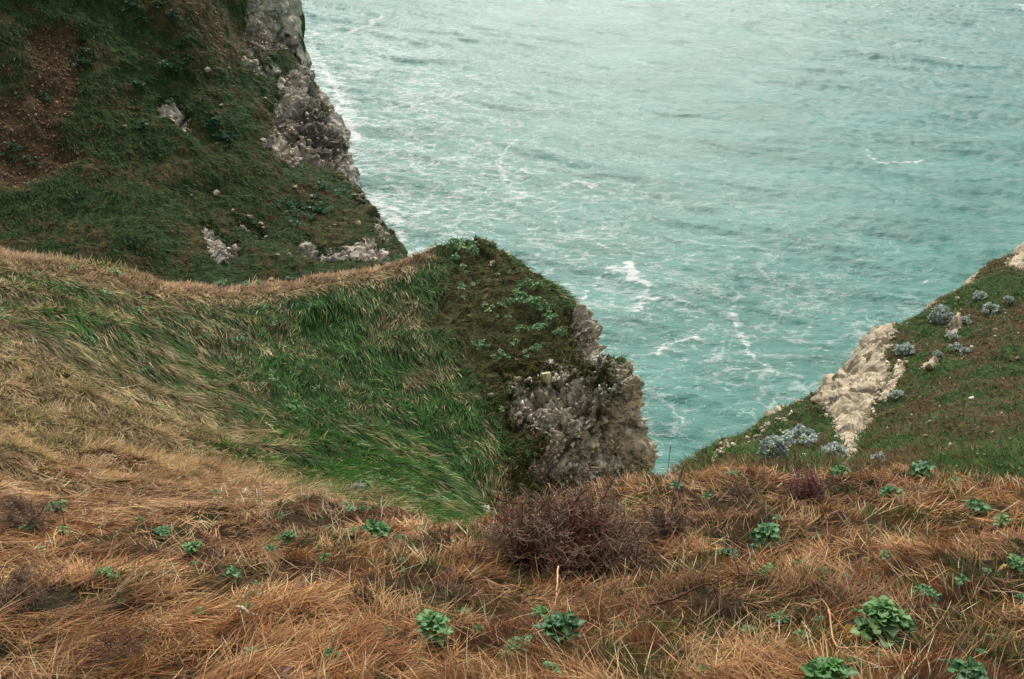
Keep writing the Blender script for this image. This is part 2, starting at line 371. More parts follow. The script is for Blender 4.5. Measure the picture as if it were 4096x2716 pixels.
darkC = np.clip(poly_mask(px, py, [(1120,440),(1230,400),(1350,480),(1390,600),(1330,650),(1180,600),(1130,520)], 40) + 0.3 + nz * 1.6, 0, 1)
darkC = np.maximum(darkC, np.clip(poly_mask(px, py, [(1040,150),(1150,130),(1200,180),(1120,215),(1050,210)], 25) + nz * 1.6, 0, 1))
screeC = np.clip(0.5 + 0.5 * (np.maximum(poly_mask(px, py, [(120,130),(260,90),(350,140),(345,260),(330,400),(230,480),(200,560),(100,480),(110,300)], 40), poly_mask(px, py, [(-700,330),(80,330),(200,480),(330,620),(250,700),(60,760),(-700,760)], 60) - 0.4) + nz * 1.3), 0, 1)
# D
P = flat(GD); px, py, z = proj(P)
nz = fbm(P, 1.6, 5, 0.6); nzD = nz
d1 = poly_mask(px, py, [(3360,1490),(3470,1340),(3540,1290),(3575,1300),(3520,1400),(3560,1470),(3550,1530),(3505,1610),(3455,1700),(3415,1780),(3395,1870),(3375,1860),(3385,1790),(3350,1740),(3330,1670),(3280,1640),(3310,1550)], 26)
d2 = poly_mask(px, py, [(3640,1430),(3620,1500),(3560,1620),(3520,1620),(3580,1500)], 14)
d3 = poly_mask(px, py, [(3700,1480),(3740,1430),(3760,1450),(3720,1500),(3690,1510)], 10)
d4 = poly_mask(px, py, [(4030,1060),(4096,960),(4700,640),(4700,800),(4130,1060),(4070,1075)], 20)
d5 = poly_mask(px, py, [(3780,1330),(3840,1240),(3850,1300),(3800,1360)], 10) - .4
d6 = poly_mask(px, py, [(2800,1830),(2900,1760),(3100,1670),(3250,1600),(3250,1640),(3120,1720),(3000,1790),(2850,1890)], 24) - 1.2
rockD = np.clip(0.5 + 0.4 * (np.maximum.reduce([d1 + .3, d2, d3, d4, d5, d6]) + nz * .55), 0, 1)
viD = np.repeat(vD, len(uD))
rockD = np.where(viD < 2.8, np.maximum(rockD, sstep(2.9, 2.4, viD)), rockD)

# ------------------------------------------------------------------ displacement
def blocks(P, s, off=0.0):
    """fractured rock: every cell is one tilted facet at its own height"""
    f1, f2, i, dv = worley(P, s, off, True)
    return 0.35 + 0.8 * ((i % 17) / 17.0) + 0.75 * np.sum(dv * _g[(i * 7 + 3) & 255], 1), np.clip((f2 - f1) * 8, 0, 1)
def crack(P, s, w, off=0.0):
    f1, f2, i = worley(P, s, off)
    return sstep(w, 0, f2 - f1)
def apply(G, n, d): return G + n * d.reshape(G.shape[:2])[:, :, None]

P = flat(GA)
warp = np.stack([P[:, 0], P[:, 1] * 0.8, P[:, 2]], 1)
dA = 0.20 * fbm(warp, 1.5, 3) - 0.13 * np.abs(fbm(P, 0.7, 3, off=9.1)) + 0.04 * fbm(P, 0.2, 2)
browfade = sstep(5.6, 5.0, np.repeat(vA, len(uA)))
GA2 = apply(GA, nA, dA)

P = flat(GB)
far_in = 1.0
bump = 0.38 * fbm(P, 5.5, 3) + 0.16 * fbm(P, 1.7, 3, off=4.0) + 0.07 * fbm(P, 0.6, 3)
b1, e1 = blocks(P * [1, 1, 0.55], 1.7); b2, e2 = blocks(P, 0.62, 5.0)
b3, e3 = blocks(P, .26, 3.0)
dB = bump + rockB * (.16 * (b3 - .75) + 1.0 * (b1 - 0.75) * (0.5 + 0.5 * e1) + 0.6 * (b2 - 0.75) * (0.4 + 0.6 * e2) + 0.09 * fbm(P, 0.5, 4, 0.7) - .8 * crack(P * [1, 1, .5] + .3 * fbm(P, 1., 2)[:, None], 1.3, .16, 2.) - .35 * crack(P + .2 * fbm(P, .5, 2)[:, None], .5, .2, 6.))
nearfade = sstep(8.0, 7.0, vi)
GB2 = apply(GB, nB, dB * (0.25 + 0.75 * nearfade))
nB2 = up_fix(GB2)

P = flat(GC)
b1, e1 = blocks(P * [1, 1, 1.3], 6.0); b2, e2 = blocks(P, 2.0, 5.0)
dC = 1.3 * fbm(P, 16, 3) + 0.55 * fbm(P, 5, 3, off=3.3) + 0.2 * fbm(P, 1.5, 3) \
    + rockC * (2.2 * (b1 - 0.9) * (0.4 + 0.6 * e1) + 1.0 * (b2 - 0.9) * (0.6 + 0.4 * e2) + 0.22 * fbm(P, 1.4, 4, 0.7) - 1.6 * crack(P * [1, 1, 1.6], 5.0, .14, 2.) - .7 * crack(P * [1, 1, .8], 1.7, .2, 6.)) \
    - 0.9 * screeC * sstep(0.2, 0.7, screeC)
GC2 = apply(GC, nC, dC * np.where(viC < 2.05, 0.6, 1.0))
P = flat(GD)
b1, e1 = blocks(P * [1, 1, 0.6], 1.3); b2, e2 = blocks(P, 0.42, 5.0)
dD = 0.25 * fbm(P, 3.2, 3) + 0.12 * fbm(P, 0.9, 3, off=2.2) + 0.05 * fbm(P, 0.3, 3) \
    + rockD * (0.34 * (b1 - 0.6) + 0.05 * (b2 - 0.9) * (0.4 + 0.6 * e2) + 0.03 * fbm(P, 0.3, 4, 0.7) - .14 * crack(P * [1, 1, .45], .8, .10, 2.))
GD2 = apply(GD, nD, dD)
# ------------------------------------------------------------------ ground colours (soil and matted turf under the blades)
def mix(a, b, t):
    t = np.asarray(t)[:, None]; return np.asarray(a) * (1 - t) + np.asarray(b) * t
P = flat(GA2)
colA = mix(srgb(62, 45, 28), srgb(50, 46, 26), sstep(-0.1, 0.5, fbm(P, 1.4, 3)))
oA = grid_mesh('ground', GA2, terrain_material('dead_turf', 0.09), colA, {'rock': np.zeros(len(P)), 'dark': np.zeros(len(P))})
set_props(oA, 'steep clifftop ground under matted dry grass', 'ground', kind='structure')

def bowl_zone(P, px, py):
    """0 = green, 1 = straw, plus a brown share, for the grass of the bowl"""
    n1 = fbm(P, 4.0, 4, 0.55); n2 = fbm(P, 1.1, 3, off=7.7)
    # straw on the left and low part, straw rim along the ridge, green centre
    s = poly_mask(px, py, [(-800,1150),(150,1180),(560,1400),(900,1590),(1200,1800),(1450,1930),(1560,2050),(1400,2150),(0,2400),(-800,2400)], 200)
    s = np.maximum(s, -.1 * sstep(1500, 700, px) - .6 * sstep(700, 1500, px))
    edge = line_dist(px, py, [(-600,970),(0,1030),(330,1095),(680,1160),(1000,1170),(1300,1110),(1620,1050),(1700,1000)])
    rim = sstep(75, 20, edge)
    tongue = sstep(150, 30, line_dist(px, py, [(1500,1150),(1650,1350),(1820,1650),(1980,1900)])) * 0.5
    straw = np.clip(0.45 + 0.40 * np.clip(s, -1.2, 1.2) + n1 * 0.45 + n2 * 0.35 + tongue * 0.45, 0, 1)
    straw = np.maximum(straw - .25 * np.exp(-((px - 1420) / 420) ** 2), rim)
    brown = np.clip(poly_mask(px, py, [(1700,900),(1960,920),(2330,1240),(2450,1500),(2500,2000),(2130,2000),(1980,1700),(1800,1400),(1750,1200)], 120) + 0.4 + n1, 0, 1)
    orange = sstep(1700, 2050, py) * sstep(1500, 900, px)
    return straw, brown, orange
P = flat(GB2); px, py, z = proj(P)
straw, brown, orange = bowl_zone(P, px, py)
colB = mix(mix(srgb(50, 78, 36), srgb(120, 104, 74), straw), srgb(72, 72, 40), brown)
colB = mix(colB, srgb(100, 70, 42), orange)
oB = grid_mesh('grassy_slope', GB2, terrain_material('bowl_turf', 0.3, (1.4, 1.42, 1.36), 0, .3), colB, {'rock': rockB, 'dark': sstep(.05, .3, fbm(P * [1, 1, .6], .8, 5, .7))})
set_props(oB, 'grassy bowl, ridge and chalk knoll below the clifftop', 'slope', kind='structure')
P = flat(GC2); nz = fbm(P, 7, 5, 0.6); nz2 = fbm(P, 2.0, 4, 0.6, off=3.1)
colC = mix(srgb(50, 68, 32), srgb(82, 72, 44), sstep(-0.05, 0.5, nz + 0.6 * nz2))
colC = mix(colC, srgb(92, 70, 48), sstep(0.15, 0.9, screeC) * .9)
oC = grid_mesh('hills', GC2, terrain_material('far_turf', 0.8, (1.2, 1.2, 1.18), .45), colC, {'rock': rockC, 'dark': darkC})
set_props(oC, 'dark green hillside ending in a chalk cliff above the surf', 'hillside', kind='structure')
P = flat(GD2)
colD = mix(srgb(54, 74, 36), srgb(84, 70, 46), sstep(-0.12, 0.4, fbm(P, 0.9, 5, 0.65) + fbm(P, 3.5, 2) * 0.6))
oD = grid_mesh('hillside', GD2, terrain_material('right_turf', 0.16, (1.3, 1.2, 1.03), 0, .25, .7), colD, {'rock': rockD, 'dark': np.zeros(len(P))})
set_props(oD, 'green and brown hillside with a bare chalk outcrop on the right', 'hillside', kind='structure')

# ================================================================== sea
xs = np.concatenate([[-9000, -4000, -1800, -800, -400, -200, -100], np.arange(-60, 225, 0.45), [300, 400, 700, 1500, 4000, 9000]])
ys = [40.0]
while ys[-1] < 330: ys.append(ys[-1] + 0.30 + 0.45 * max(0, (ys[-1] - 80) / 200))
ys = np.array([-3000, -500, -50, 10] + ys + [350, 380, 430, 520, 700, 1100, 2000, 5000, 12000])
X, Y = np.meshgrid(xs, ys)
S = np.stack([X.ravel(), Y.ravel(), np.zeros(X.size)], 1)
c, s_ = math.cos(math.radians(-30)), math.sin(math.radians(-30))
along = S[:, 0] * c + S[:, 1] * s_; across = -S[:, 0] * s_ + S[:, 1] * c
wp = 2.5 * fbm(S, 30, 2)
Q = lambda a, b, k: np.stack([along / a, (across + wp) / b, np.full(len(S), k)], 1)
def ridged(v): return 1 - 2 * np.abs(v)
h = 0.85 * fbm(Q(42, 10, 1.0), 1, 2) + 0.25 * ridged(fbm(Q(17, 4.2, 5.0), 1, 2)) + 0.16 * ridged(fbm(Q(4.2, 2.0, 9.0), 1, 3, .6)) + 0.09 * fbm(Q(1.6, 1.1, 2.0), 1, 2)
calm = sstep(400, 300, S[:, 1]) * sstep(300, 240, np.abs(S[:, 0]))
h *= calm
foam = np.zeros(len(S)); WX = S[:, 0] + fbm(S, 6, 3) * 1.6; WY = S[:, 1] + fbm(S, 6, 3, off=8) * 2.4; D2 = 4096 / 2365.0
def streak(pts, wpx, val):
    global foam
    W = [on_sea(x * D2, y * D2) for x, y in pts]
    mid = W[len(W) // 2]; dist = np.linalg.norm(mid - CAM)
    wm = wpx * D2 * dist / FPX * 1.8; val = max(val, .78) + .03 * (val < 1)
    Wa = np.array(W); k = np.nonzero((S[:, 0] > Wa[:, 0].min() - wm - 4) & (S[:, 0] < Wa[:, 0].max() + wm + 4) & (S[:, 1] > Wa[:, 1].min() - wm - 5) & (S[:, 1] < Wa[:, 1].max() + wm + 5))[0]
    d = line_dist(WX[k], WY[k], [(p[0], p[1]) for p in W])
    foam[k] = np.maximum(foam[k], val * np.clip(1 - d / wm, 0, 1))
for pts, wpx, val in (
    ([(715,108),(760,95),(800,80)], 7, .8), ([(800,80),(850,62),(878,42)], 8, .9), ([(740,150),(765,190),(785,240),(800,290),(815,330)], 12, 1.1), ([(790,300),(850,298),(880,300)], 6, .8),
    ([(780,185),(800,240),(825,290)], 14, .6), ([(825,440),(850,480),(880,515),(925,560)], 12, 1.), ([(880,500),(960,494),(1010,480),(1060,490)], 9, .7), ([(835,352),(880,356),(930,345),(962,328)], 7, .85), ([(962,330),(948,312)], 10, .8),
    ([(805,155),(850,155)], 12, .95), ([(950,198),(1005,200)], 12, .9), ([(1010,240),(1075,244)], 9, .9), ([(920,248),(985,265)], 9, .8), ([(810,295),(870,298)], 5, .8), ([(930,250),(985,248)], 6, .8),
    ([(820,375),(870,368),(930,352)], 6, .6), ([(1280,432),(1330,418),(1372,425)], 8, .95), ([(1340,420),(1365,432)], 8, 1.), ([(1280,510),(1300,540),(1340,560),(1400,572)], 8, .75), ([(1405,622),(1440,610),(1462,640),(1492,668)], 13, 1.15),
    ([(1375,640),(1450,622)], 10, .9), ([(1440,612),(1470,655)], 15, .9), ([(1455,712),(1480,690),(1540,700),(1605,712)], 8, .85), ([(1445,812),(1520,816),(1590,795),(1625,785)], 8, .8), ([(1705,712),(1710,760),(1715,810),(1755,848)], 9, .75),
    ([(1640,785),(1700,800)], 9, .75), ([(2003,350),(2030,380),(2080,385),(2135,370)], 8, .8), ([(2128,124),(2165,134),(2205,140)], 6, 1.1), ([(1455,142),(1510,150)], 7, .7), ([(1100,212),(1145,232)], 8, .8), ([(1160,350),(1150,390),(1172,440),(1212,455)], 9, .8),
    ([(1000,377),(1050,366),(1100,370)], 9, .75), ([(1175,455),(1230,465)], 8, .8), ([(1190,330),(1150,360)], 6, .7), ([(1480,550),(1500,540)], 8, .8), ([(1380,640),(1340,680),(1310,700)], 5, .7), ([(1500,670),(1480,700),(1465,725)], 9, .8), ([(1780,850),(1800,880)], 8, .6),
    ([(2350,15),(2365,30)], 8, .9), ([(2115,660),(2130,650)], 5, .8), ([(980,120),(1020,125)], 6, .7), ([(1060,320),(1100,330)], 6, .7), ([(1000,60),(1060,75)], 5, .5), ([(920,520),(960,500)], 10, .7), ([(890,480),(930,500)], 12, .9)):
    streak(pts, wpx, val)
near_shore = line_dist(S[:, 0], S[:, 1], [tuple(on_sea(x, y)[:2]) for x, y in ((1190,60),(1240,220),(1335,400),(1380,570),(1430,740),(1520,870),(1640,1010))])
patch = sstep(40, 3, near_shore) * 0.2 + sstep(70, 12, line_dist(S[:, 0], S[:, 1], [tuple(on_sea(x, y)[:2]) for x, y in ((1650,300),(1850,600),(2100,850),(2350,1000),(2500,1200),(2700,1400))])) * 0.24
patch += sstep(4, 0.5, near_shore) * 0.3
fz = np.clip(patch * 3.0 - .14, 0, 1)
foam_lace = patch * sstep(0.05, 0.5, ridged(fbm(Q(14, 7, 3.0), 1, 3)) + 0.3 * fbm(S, 5, 3))
foam = np.clip(np.maximum(foam, foam_lace), 0, 1.3)
S[:, 2] = h + foam * 0.12
# the wind lanes: slicks of milkier water
m, nt = new_mat('sea_water')
tc = N(nt, 'ShaderNodeTexCoord'); fo = N(nt, 'ShaderNodeAttribute', attribute_name='foam')
mp = N(nt, 'ShaderNodeMapping'); mp.inputs['Rotation'].default_value = (0, 0, math.radians(30)); mp.inputs['Scale'].default_value = (0.5, 1.15, 1)
L(nt, tc, 'Object', mp, 'Vector')
def nz_(sc, det, ro, vec=mp):
    n = N(nt, 'ShaderNodeTexNoise'); n.inputs['Scale'].default_value = sc; n.inputs['Detail'].default_value = det; n.inputs['Roughness'].default_value = ro
    L(nt, vec, 0 if vec is mp else 'Object', n, 'Vector'); return n
def mr_(src, a, b, c_, d_, o=0):
    n = N(nt, 'ShaderNodeMapRange'); n.inputs[1].default_value = a; n.inputs[2].default_value = b; n.inputs[3].default_value = c_; n.inputs[4].default_value = d_; L(nt, src, o, n, 0); return n
big = nz_(0.09, 4, .6); cr = N(nt, 'ShaderNodeValToRGB'); L(nt, big, 0, cr, 0)
cr.color_ramp.elements[0].position = .35; cr.color_ramp.elements[0].color = (*srgb(47, 119, 104), 1)
cr.color_ramp.elements[1].position = .68; cr.color_ramp.elements[1].color = (*srgb(76, 144, 131), 1)
lace = nz_(1.1, 6, .72); lace2 = nz_(3.2, 5, .7)
ad = N(nt, 'ShaderNodeMath', operation='ADD'); L(nt, mr_(lace, .3, .7, -.75, .6), 0, ad, 0); L(nt, mr_(lace2, .3, .7, -.28, .28), 0, ad, 1)
sm = N(nt, 'ShaderNodeMath', operation='ADD'); L(nt, fo, 'Fac', sm, 0); L(nt, ad, 0, sm, 1)
fm = mr_(sm, .44, .86, 0, 1)
gate = mr_(fo, .04, .25, 0, 1, 'Fac'); g = N(nt, 'ShaderNodeMath', operation='MULTIPLY'); L(nt, fm, 0, g, 0); L(nt, gate, 0, g, 1)
# fine pale lace everywhere: remnants of foam drifting in lines
mp2 = N(nt, 'ShaderNodeMapping'); mp2.inputs['Rotation'].default_value = (0, 0, math.radians(38)); mp2.inputs['Scale'].default_value = (0.22, 1.3, 1); L(nt, tc, 'Object', mp2, 'Vector')
ln = N(nt, 'ShaderNodeTexNoise'); ln.inputs['Scale'].default_value = .8; ln.inputs['Detail'].default_value = 7; ln.inputs['Roughness'].default_value = .72; L(nt, mp2, 0, ln, 'Vector')
lf = mr_(ln, .52, .80, 0, .28)
fzn = N(nt, 'ShaderNodeAttribute', attribute_name='fz')
mp3 = N(nt, 'ShaderNodeMapping'); mp3.inputs['Rotation'].default_value = (0, 0, math.radians(12)); mp3.inputs['Scale'].default_value = (.6, 1.0, 1); L(nt, tc, 'Object', mp3, 'Vector')
def net(sc, lo, hi):
    q = N(nt, 'ShaderNodeTexNoise'); q.inputs['Scale'].default_value = sc; q.inputs['Detail'].default_value = 7; q.inputs['Roughness'].default_value = .62; q.inputs['Distortion'].default_value = .6; L(nt, mp3, 0, q, 'Vector')
    a = N(nt, 'ShaderNodeMath', operation='SUBTRACT'); L(nt, q, 0, a, 0); a.inputs[1].default_value = .5
    b = N(nt, 'ShaderNodeMath', operation='ABSOLUTE'); L(nt, a, 0, b, 0)
    return mr_(b, lo, hi, 0, 1)
n_a = net(.10, .021, 0.0); n_b = net(.24, .013, 0.0)
mxn = N(nt, 'ShaderNodeMath', operation='MAXIMUM'); L(nt, n_a, 0, mxn, 0); L(nt, n_b, 0, mxn, 1)
brk_ = mr_(lace, .40, .55, 0, 1); m1 = N(nt, 'ShaderNodeMath', operation='MULTIPLY'); L(nt, mxn, 0, m1, 0); L(nt, brk_, 0, m1, 1)
m2 = N(nt, 'ShaderNodeMath', operation='MULTIPLY'); L(nt, m1, 0, m2, 0); L(nt, fzn, 'Fac', m2, 1)
mx0 = N(nt, 'ShaderNodeMath', operation='MAXIMUM'); L(nt, g, 0, mx0, 0); L(nt, m2, 0, mx0, 1)
mxf = N(nt, 'ShaderNodeMath', operation='MAXIMUM'); L(nt, mx0, 0, mxf, 0); L(nt, lf, 0, mxf, 1)
mc = N(nt, 'ShaderNodeMix', data_type='RGBA'); L(nt, mxf, 0, mc, 0); L(nt, cr, 0, mc, 6); mc.inputs[7].default_value = (.74, .77, .73, 1)
p = N(nt, 'ShaderNodeBsdfPrincipled'); p.inputs['IOR'].default_value = 1.33; p.inputs['Specular IOR Level'].default_value = .42
rg = mr_(mxf, 0, 1, .2, .7); L(nt, rg, 0, p, 'Roughness'); L(nt, mc, 2, p, 'Base Color')
b1n = nz_(1.9, 6, .68); bp = N(nt, 'ShaderNodeBump'); bp.inputs['Strength'].default_value = 1.0; bp.inputs['Distance'].default_value = .2; L(nt, b1n, 0, bp, 'Height')
L(nt, bp, 0, p, 'Normal')
out = N(nt, 'ShaderNodeOutputMaterial'); L(nt, p, 0, out, 'Surface')
oS = grid_mesh('sea', S.reshape(X.shape + (3,)), m, None, {'foam': foam, 'fz': fz})
set_props(oS, 'choppy turquoise sea with streaks of white foam', 'sea', kind='structure')
# ================================================================== grass
def blades(name, P, Nn, D, Ln, W, lift, droop, col, mat, tip=1.15, nseg=3):
    n = len(P)
    if nseg == 3: ts = [0.0, 0.38, 0.74, 1.0]; ws = [1.0, 0.85, 0.5, 0.0]
    else: ts = [0.0, 0.55, 1.0]; ws = [1.0, 0.75, 0.0]
    D = D - Nn * np.sum(D * Nn, 1)[:, None]; D /= np.linalg.norm(D, axis=1)[:, None] + 1e-9
    Sd = np.cross(D, Nn)
    r = RNG.uniform(-0.9, 0.9, n)[:, None]
    Wd = Sd * np.cos(r) + Nn * np.sin(r)
    side = RNG.normal(0, 0.12, n)[:, None]
    k = 2 * (len(ts) - 1) + 1
    V = np.empty((n, k, 3), np.float32); C = np.empty((n, k, 3), np.float32)
    cl, sl = np.cos(lift)[:, None], np.sin(lift)[:, None]
    for i, (t, w_) in enumerate(zip(ts, ws)):
        c = P + Ln[:, None] * (D * (t * cl) + Sd * side * t * t + Nn * (t * sl - droop[:, None] * t * t))
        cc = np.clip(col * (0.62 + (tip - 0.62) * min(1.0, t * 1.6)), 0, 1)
        if i < len(ts) - 1:
            V[:, 2 * i] = c - Wd * (W * w_ * 0.5)[:, None]; V[:, 2 * i + 1] = c + Wd * (W * w_ * 0.5)[:, None]
            C[:, 2 * i] = cc; C[:, 2 * i + 1] = cc
        else: V[:, 2 * i] = c; C[:, 2 * i] = cc
    f = []
    for i in range(len(ts) - 2): f += [2 * i, 2 * i + 1, 2 * i + 3, 2 * i + 2]
    f += [2 * (len(ts) - 2), 2 * (len(ts) - 2) + 1, 2 * (len(ts) - 2) + 2]
    st = [4 * i for i in range(len(ts) - 2)] + [4 * (len(ts) - 2)]
    loops = (np.arange(n)[:, None] * k + np.array(f)[None, :]).ravel()
    starts = (np.arange(n)[:, None] * len(f) + np.array(st)[None, :]).ravel()
    return mesh_np(name, V.reshape(-1, 3), loops, starts, mat, C.reshape(-1, 3), smooth=False)

def sampler(G, nrm, wfun, n):
    nv, nu = G.shape[:2]
    c = (G[:-1, :-1] + G[1:, 1:]) * 0.5
    ar = np.linalg.norm(np.cross(G[1:, 1:] - G[:-1, :-1], G[1:, :-1] - G[:-1, 1:]), axis=2).ravel() * 0.5
    cf = c.reshape(-1, 3); px, py, z = proj(cf)
    mg = 200 + 8500 / np.maximum(z, 4); vis = (px > -mg) & (px < 4096 + mg) & (py > -220) & (py < 2960) & (z > 1)
    wgt = ar * vis * wfun(cf, px, py, z)
    cdf = np.cumsum(wgt); pick = np.searchsorted(cdf, RNG.uniform(0, cdf[-1], n)); pick = np.minimum(pick, len(cdf) - 1)
    i, j = pick // (nu - 1), pick % (nu - 1)
    a, b = RNG.uniform(0, 1, n)[:, None], RNG.uniform(0, 1, n)[:, None]
    P = (G[i, j] * (1 - a) + G[i, j + 1] * a) * (1 - b) + (G[i + 1, j] * (1 - a) + G[i + 1, j + 1] * a) * b
    return P, nrm[i, j], i, j

def hashf(i, k): return _perm[(i + k * 37) & 255] / 255.0
def down(Nn):
    g = np.array([0, 0, -1.0]) - Nn * (-Nn[:, 2:3])
    return g / (np.linalg.norm(g, axis=1)[:, None] + 1e-6)
def varied(base, s, h=0.05):
    n = len(base)
    v = np.exp(RNG.normal(0, s, n))[:, None]
    return np.clip(base * v * np.exp(RNG.normal(0, h, (n, 3))), 0, 0.95)

M_DRY = blade_material('dry_grass', 0.62, 0.22, 0.25)
M_GRN = blade_material('green_grass', 0.6, 0.3, 0.2)
nA2 = up_fix(GA2); nC2 = up_fix(GC2); nD2 = up_fix(GD2)

# ================================================================== placing on the ground
bpy.context.view_layer.update()
def hit(px, py, objs=None):
    d = FW + RT * (px - 2048) / FPX - UP * (py - 1358) / FPX
    d = Vector(d / np.linalg.norm(d)); best = None
    for o in (objs or (oA, oB, oC, oD)):
        ok, loc, nor, _ = o.ray_cast(Vector(CAM), d)
        if ok:
            t = (loc - Vector(CAM)).length
            if best is None or t < best[0]:
                if nor.z < 0: nor = -nor
                best = (t, loc, nor, float((np.array(loc) - CAM) @ FW))
    return best       # distance, location, normal, depth
def empty(name, loc, rot=None):
    o = bpy.data.objects.new(name, None); o.empty_display_size = 0.1; COL.objects.link(o); o.location = loc
    if rot is not None: o.rotation_mode = 'QUATERNION'; o.rotation_quaternion = rot
    return o
def tilt(nor, amount, spin):
    z = Vector((0, 0, 1)).lerp(nor, amount).normalized()
    return z.to_track_quat('Z', 'Y') @ Matrix.Rotation(spin, 3, 'Z').to_quaternion()

CLEAR = []
class Acc:
    def __init__(s): s.V, s.L, s.S, s.C, s.nv, s.nl = [], [], [], [], 0, 0
    def add(s, V, F, C):
        """F: (m, k) faces of one size"""
        F = np.asarray(F); s.V.append(V); s.C.append(np.broadcast_to(C, (len(V), 3)))
        s.L.append((F + s.nv).ravel()); s.S.append(np.arange(len(F)) * F.shape[1] + s.nl)
        s.nv += len(V); s.nl += F.size
    def build(s, name, mat, parent=None, smooth=True):
        return mesh_np(name, np.concatenate(s.V), np.concatenate(s.L), np.concatenate(s.S), mat, np.concatenate(s.C), smooth=smooth, parent=parent)

def gridF(nu, nv):
    idx = np.arange(nu * nv).reshape(nu, nv)
    return np.stack([idx[:-1, :-1], idx[:-1, 1:], idx[1:, 1:], idx[1:, :-1]], -1).reshape(-1, 4)

def leaf(Lg, Wd, col, rnd, nu=8, nv=5, droop=.5, curl=.12, lobe=.36):
    s = np.linspace(0, 1, nu)[:, None]; v = np.linspace(-1, 1, nv)[None, :]
    t = np.clip((s - .2) / .8, 0, 1)
    hw = np.where(s < .2, .07, .07 + 1.75 * t ** .62 * (1 - t) ** .42) * Wd * .5
    ph = rnd.uniform(0, 6.28, 4)
    hw = hw * (1 + lobe * np.sin(11 * s + ph[0] + np.sign(v) * ph[1]) * (s > .15))
    x = s * Lg - Lg * .06 * np.abs(v) * (s > .8)
    y = v * hw
    z = -droop * Lg * s ** 2 * .6 + np.abs(v) * hw * .35 + curl * Wd * np.abs(v) ** 1.5 * np.sin(15 * s + ph[2] + v * 2.5) * (s > .15)
    V = np.stack([x + 0 * v, y, z + 0 * x], -1).reshape(-1, 3)
    rib = np.exp(-(v / .16) ** 2) * (1 - .6 * s)
    vein = .12 * np.sin(26 * s - 6 * np.abs(v)) + rnd.normal(0, .07, (nu, nv))
    C = col * (1 + vein[..., None]); C = C * (1 - rib[..., None] * .6) + srgb(160, 184, 140) * (rib[..., None] * .6)
    C = C * (1 + .18 * (np.abs(v) > .9)[..., None])
    return V, gridF(nu, nv), np.clip(C.reshape(-1, 3), 0, 1)

def rotz(a): c, s = math.cos(a), math.sin(a); return np.array([[c, -s, 0], [s, c, 0], [0, 0, 1]])
def roty(a): c, s = math.cos(a), math.sin(a); return np.array([[c, 0, -s], [0, 1, 0], [s, 0, c]])   # lifts +x towards +z
def rotx(a): c, s = math.cos(a), math.sin(a); return np.array([[1, 0, 0], [0, c, -s], [0, s, c]])

def tubes(acc, PT, Rad, col, sides=3):
    """PT (n,k,3) polylines, Rad (n,k), col (n,3)"""
    n, k = PT.shape[:2]
    d = PT[:, -1] - PT[:, 0]; d /= np.linalg.norm(d, axis=1)[:, None] + 1e-9
    a = np.cross(d, np.where(np.abs(d[:, 2:3]) < .8, [[0, 0, 1.]], [[1., 0, 0]])); a /= np.linalg.norm(a, axis=1)[:, None] + 1e-9
    b = np.cross(d, a)
    V = np.empty((n, k, sides, 3))
    for j in range(sides):
        th = 2 * math.pi * j / sides
        V[:, :, j] = PT + (a * math.cos(th) + b * math.sin(th))[:, None, :] * Rad[..., None]
    base = (np.arange(n) * k * sides)[:, None]
    F = []
    for i in range(k - 1):
        for j in range(sides):
            F.append([i * sides + j, i * sides + (j + 1) % sides, (i + 1) * sides + (j + 1) % sides, (i + 1) * sides + j])
    F = np.array(F); FF = (F.ravel()[None, :] + base).reshape(-1, 4)
    acc.add(V.reshape(-1, 3), FF, np.repeat(col, k * sides, axis=0))

M_LEAF = blade_material('cabbage_leaf', 0.5, 0.18, 0.35)
M_STEM = plain_material('plant_stem', .8, 30, .2, .3, 60, .004)
M_TWIG = blade_material('bare_twig', .75, 0.0, .2)
M_STONE = plain_material('chalk_stone', .9, 6, .35, .8, 14, .05)
M_GREY = blade_material('grey_leaf', .7, .12, .2)

GREENS = [srgb(70, 120, 56), srgb(80, 124, 76), srgb(56, 100, 54), srgb(98, 138, 80), srgb(64, 114, 62)]
def cabbage_foliage(rnd, R_, heads, per, base, spread, hmax, nu=8, nv=5, yellow=0.0, flat_=0.0):
    """clump of ragged leaves; R_ leaf length; heads = number of rosettes"""
    acc = Acc(); st = []
    for h in range(heads):
        a = rnd.uniform(0, 6.28); rr = spread * math.sqrt((h + .3) / heads) if heads > 1 else 0
        c = np.array([rr * math.cos(a + h * 2.4), rr * math.sin(a + h * 2.4), hmax * (1 - .65 * (rr / (spread + 1e-6)) ** 2) * rnd.uniform(.7, 1.05)])
        st.append(c)
        out = np.array([c[0], c[1], 0]); 
        for i in range(per):
            f = i / max(1, per - 1)
            el = math.radians(72 - 66 * f + rnd.normal(0, 8)) * (1 - flat_)
            Lg = R_ * (.42 + .58 * f) * rnd.uniform(.8, 1.2)
            col = base * rnd.uniform(.72, 1.3) * (1 + .25 * (1 - f))
            col = col * np.array([rnd.uniform(.85, 1.15), 1, rnd.uniform(.8, 1.15)])
            if rnd.uniform() < yellow * f: col = srgb(196, 186, 92) * rnd.uniform(.7, 1.1)
            V, F, C = leaf(Lg, Lg * rnd.uniform(.5, .72), col, rnd, nu, nv, droop=rnd.uniform(.25, .95), curl=rnd.uniform(.08, .18))
            M = rotz(2.4 * i + a) @ roty(el) @ rotx(rnd.normal(0, .3))
            acc.add(V @ M.T + c, F, C)
    return acc, st

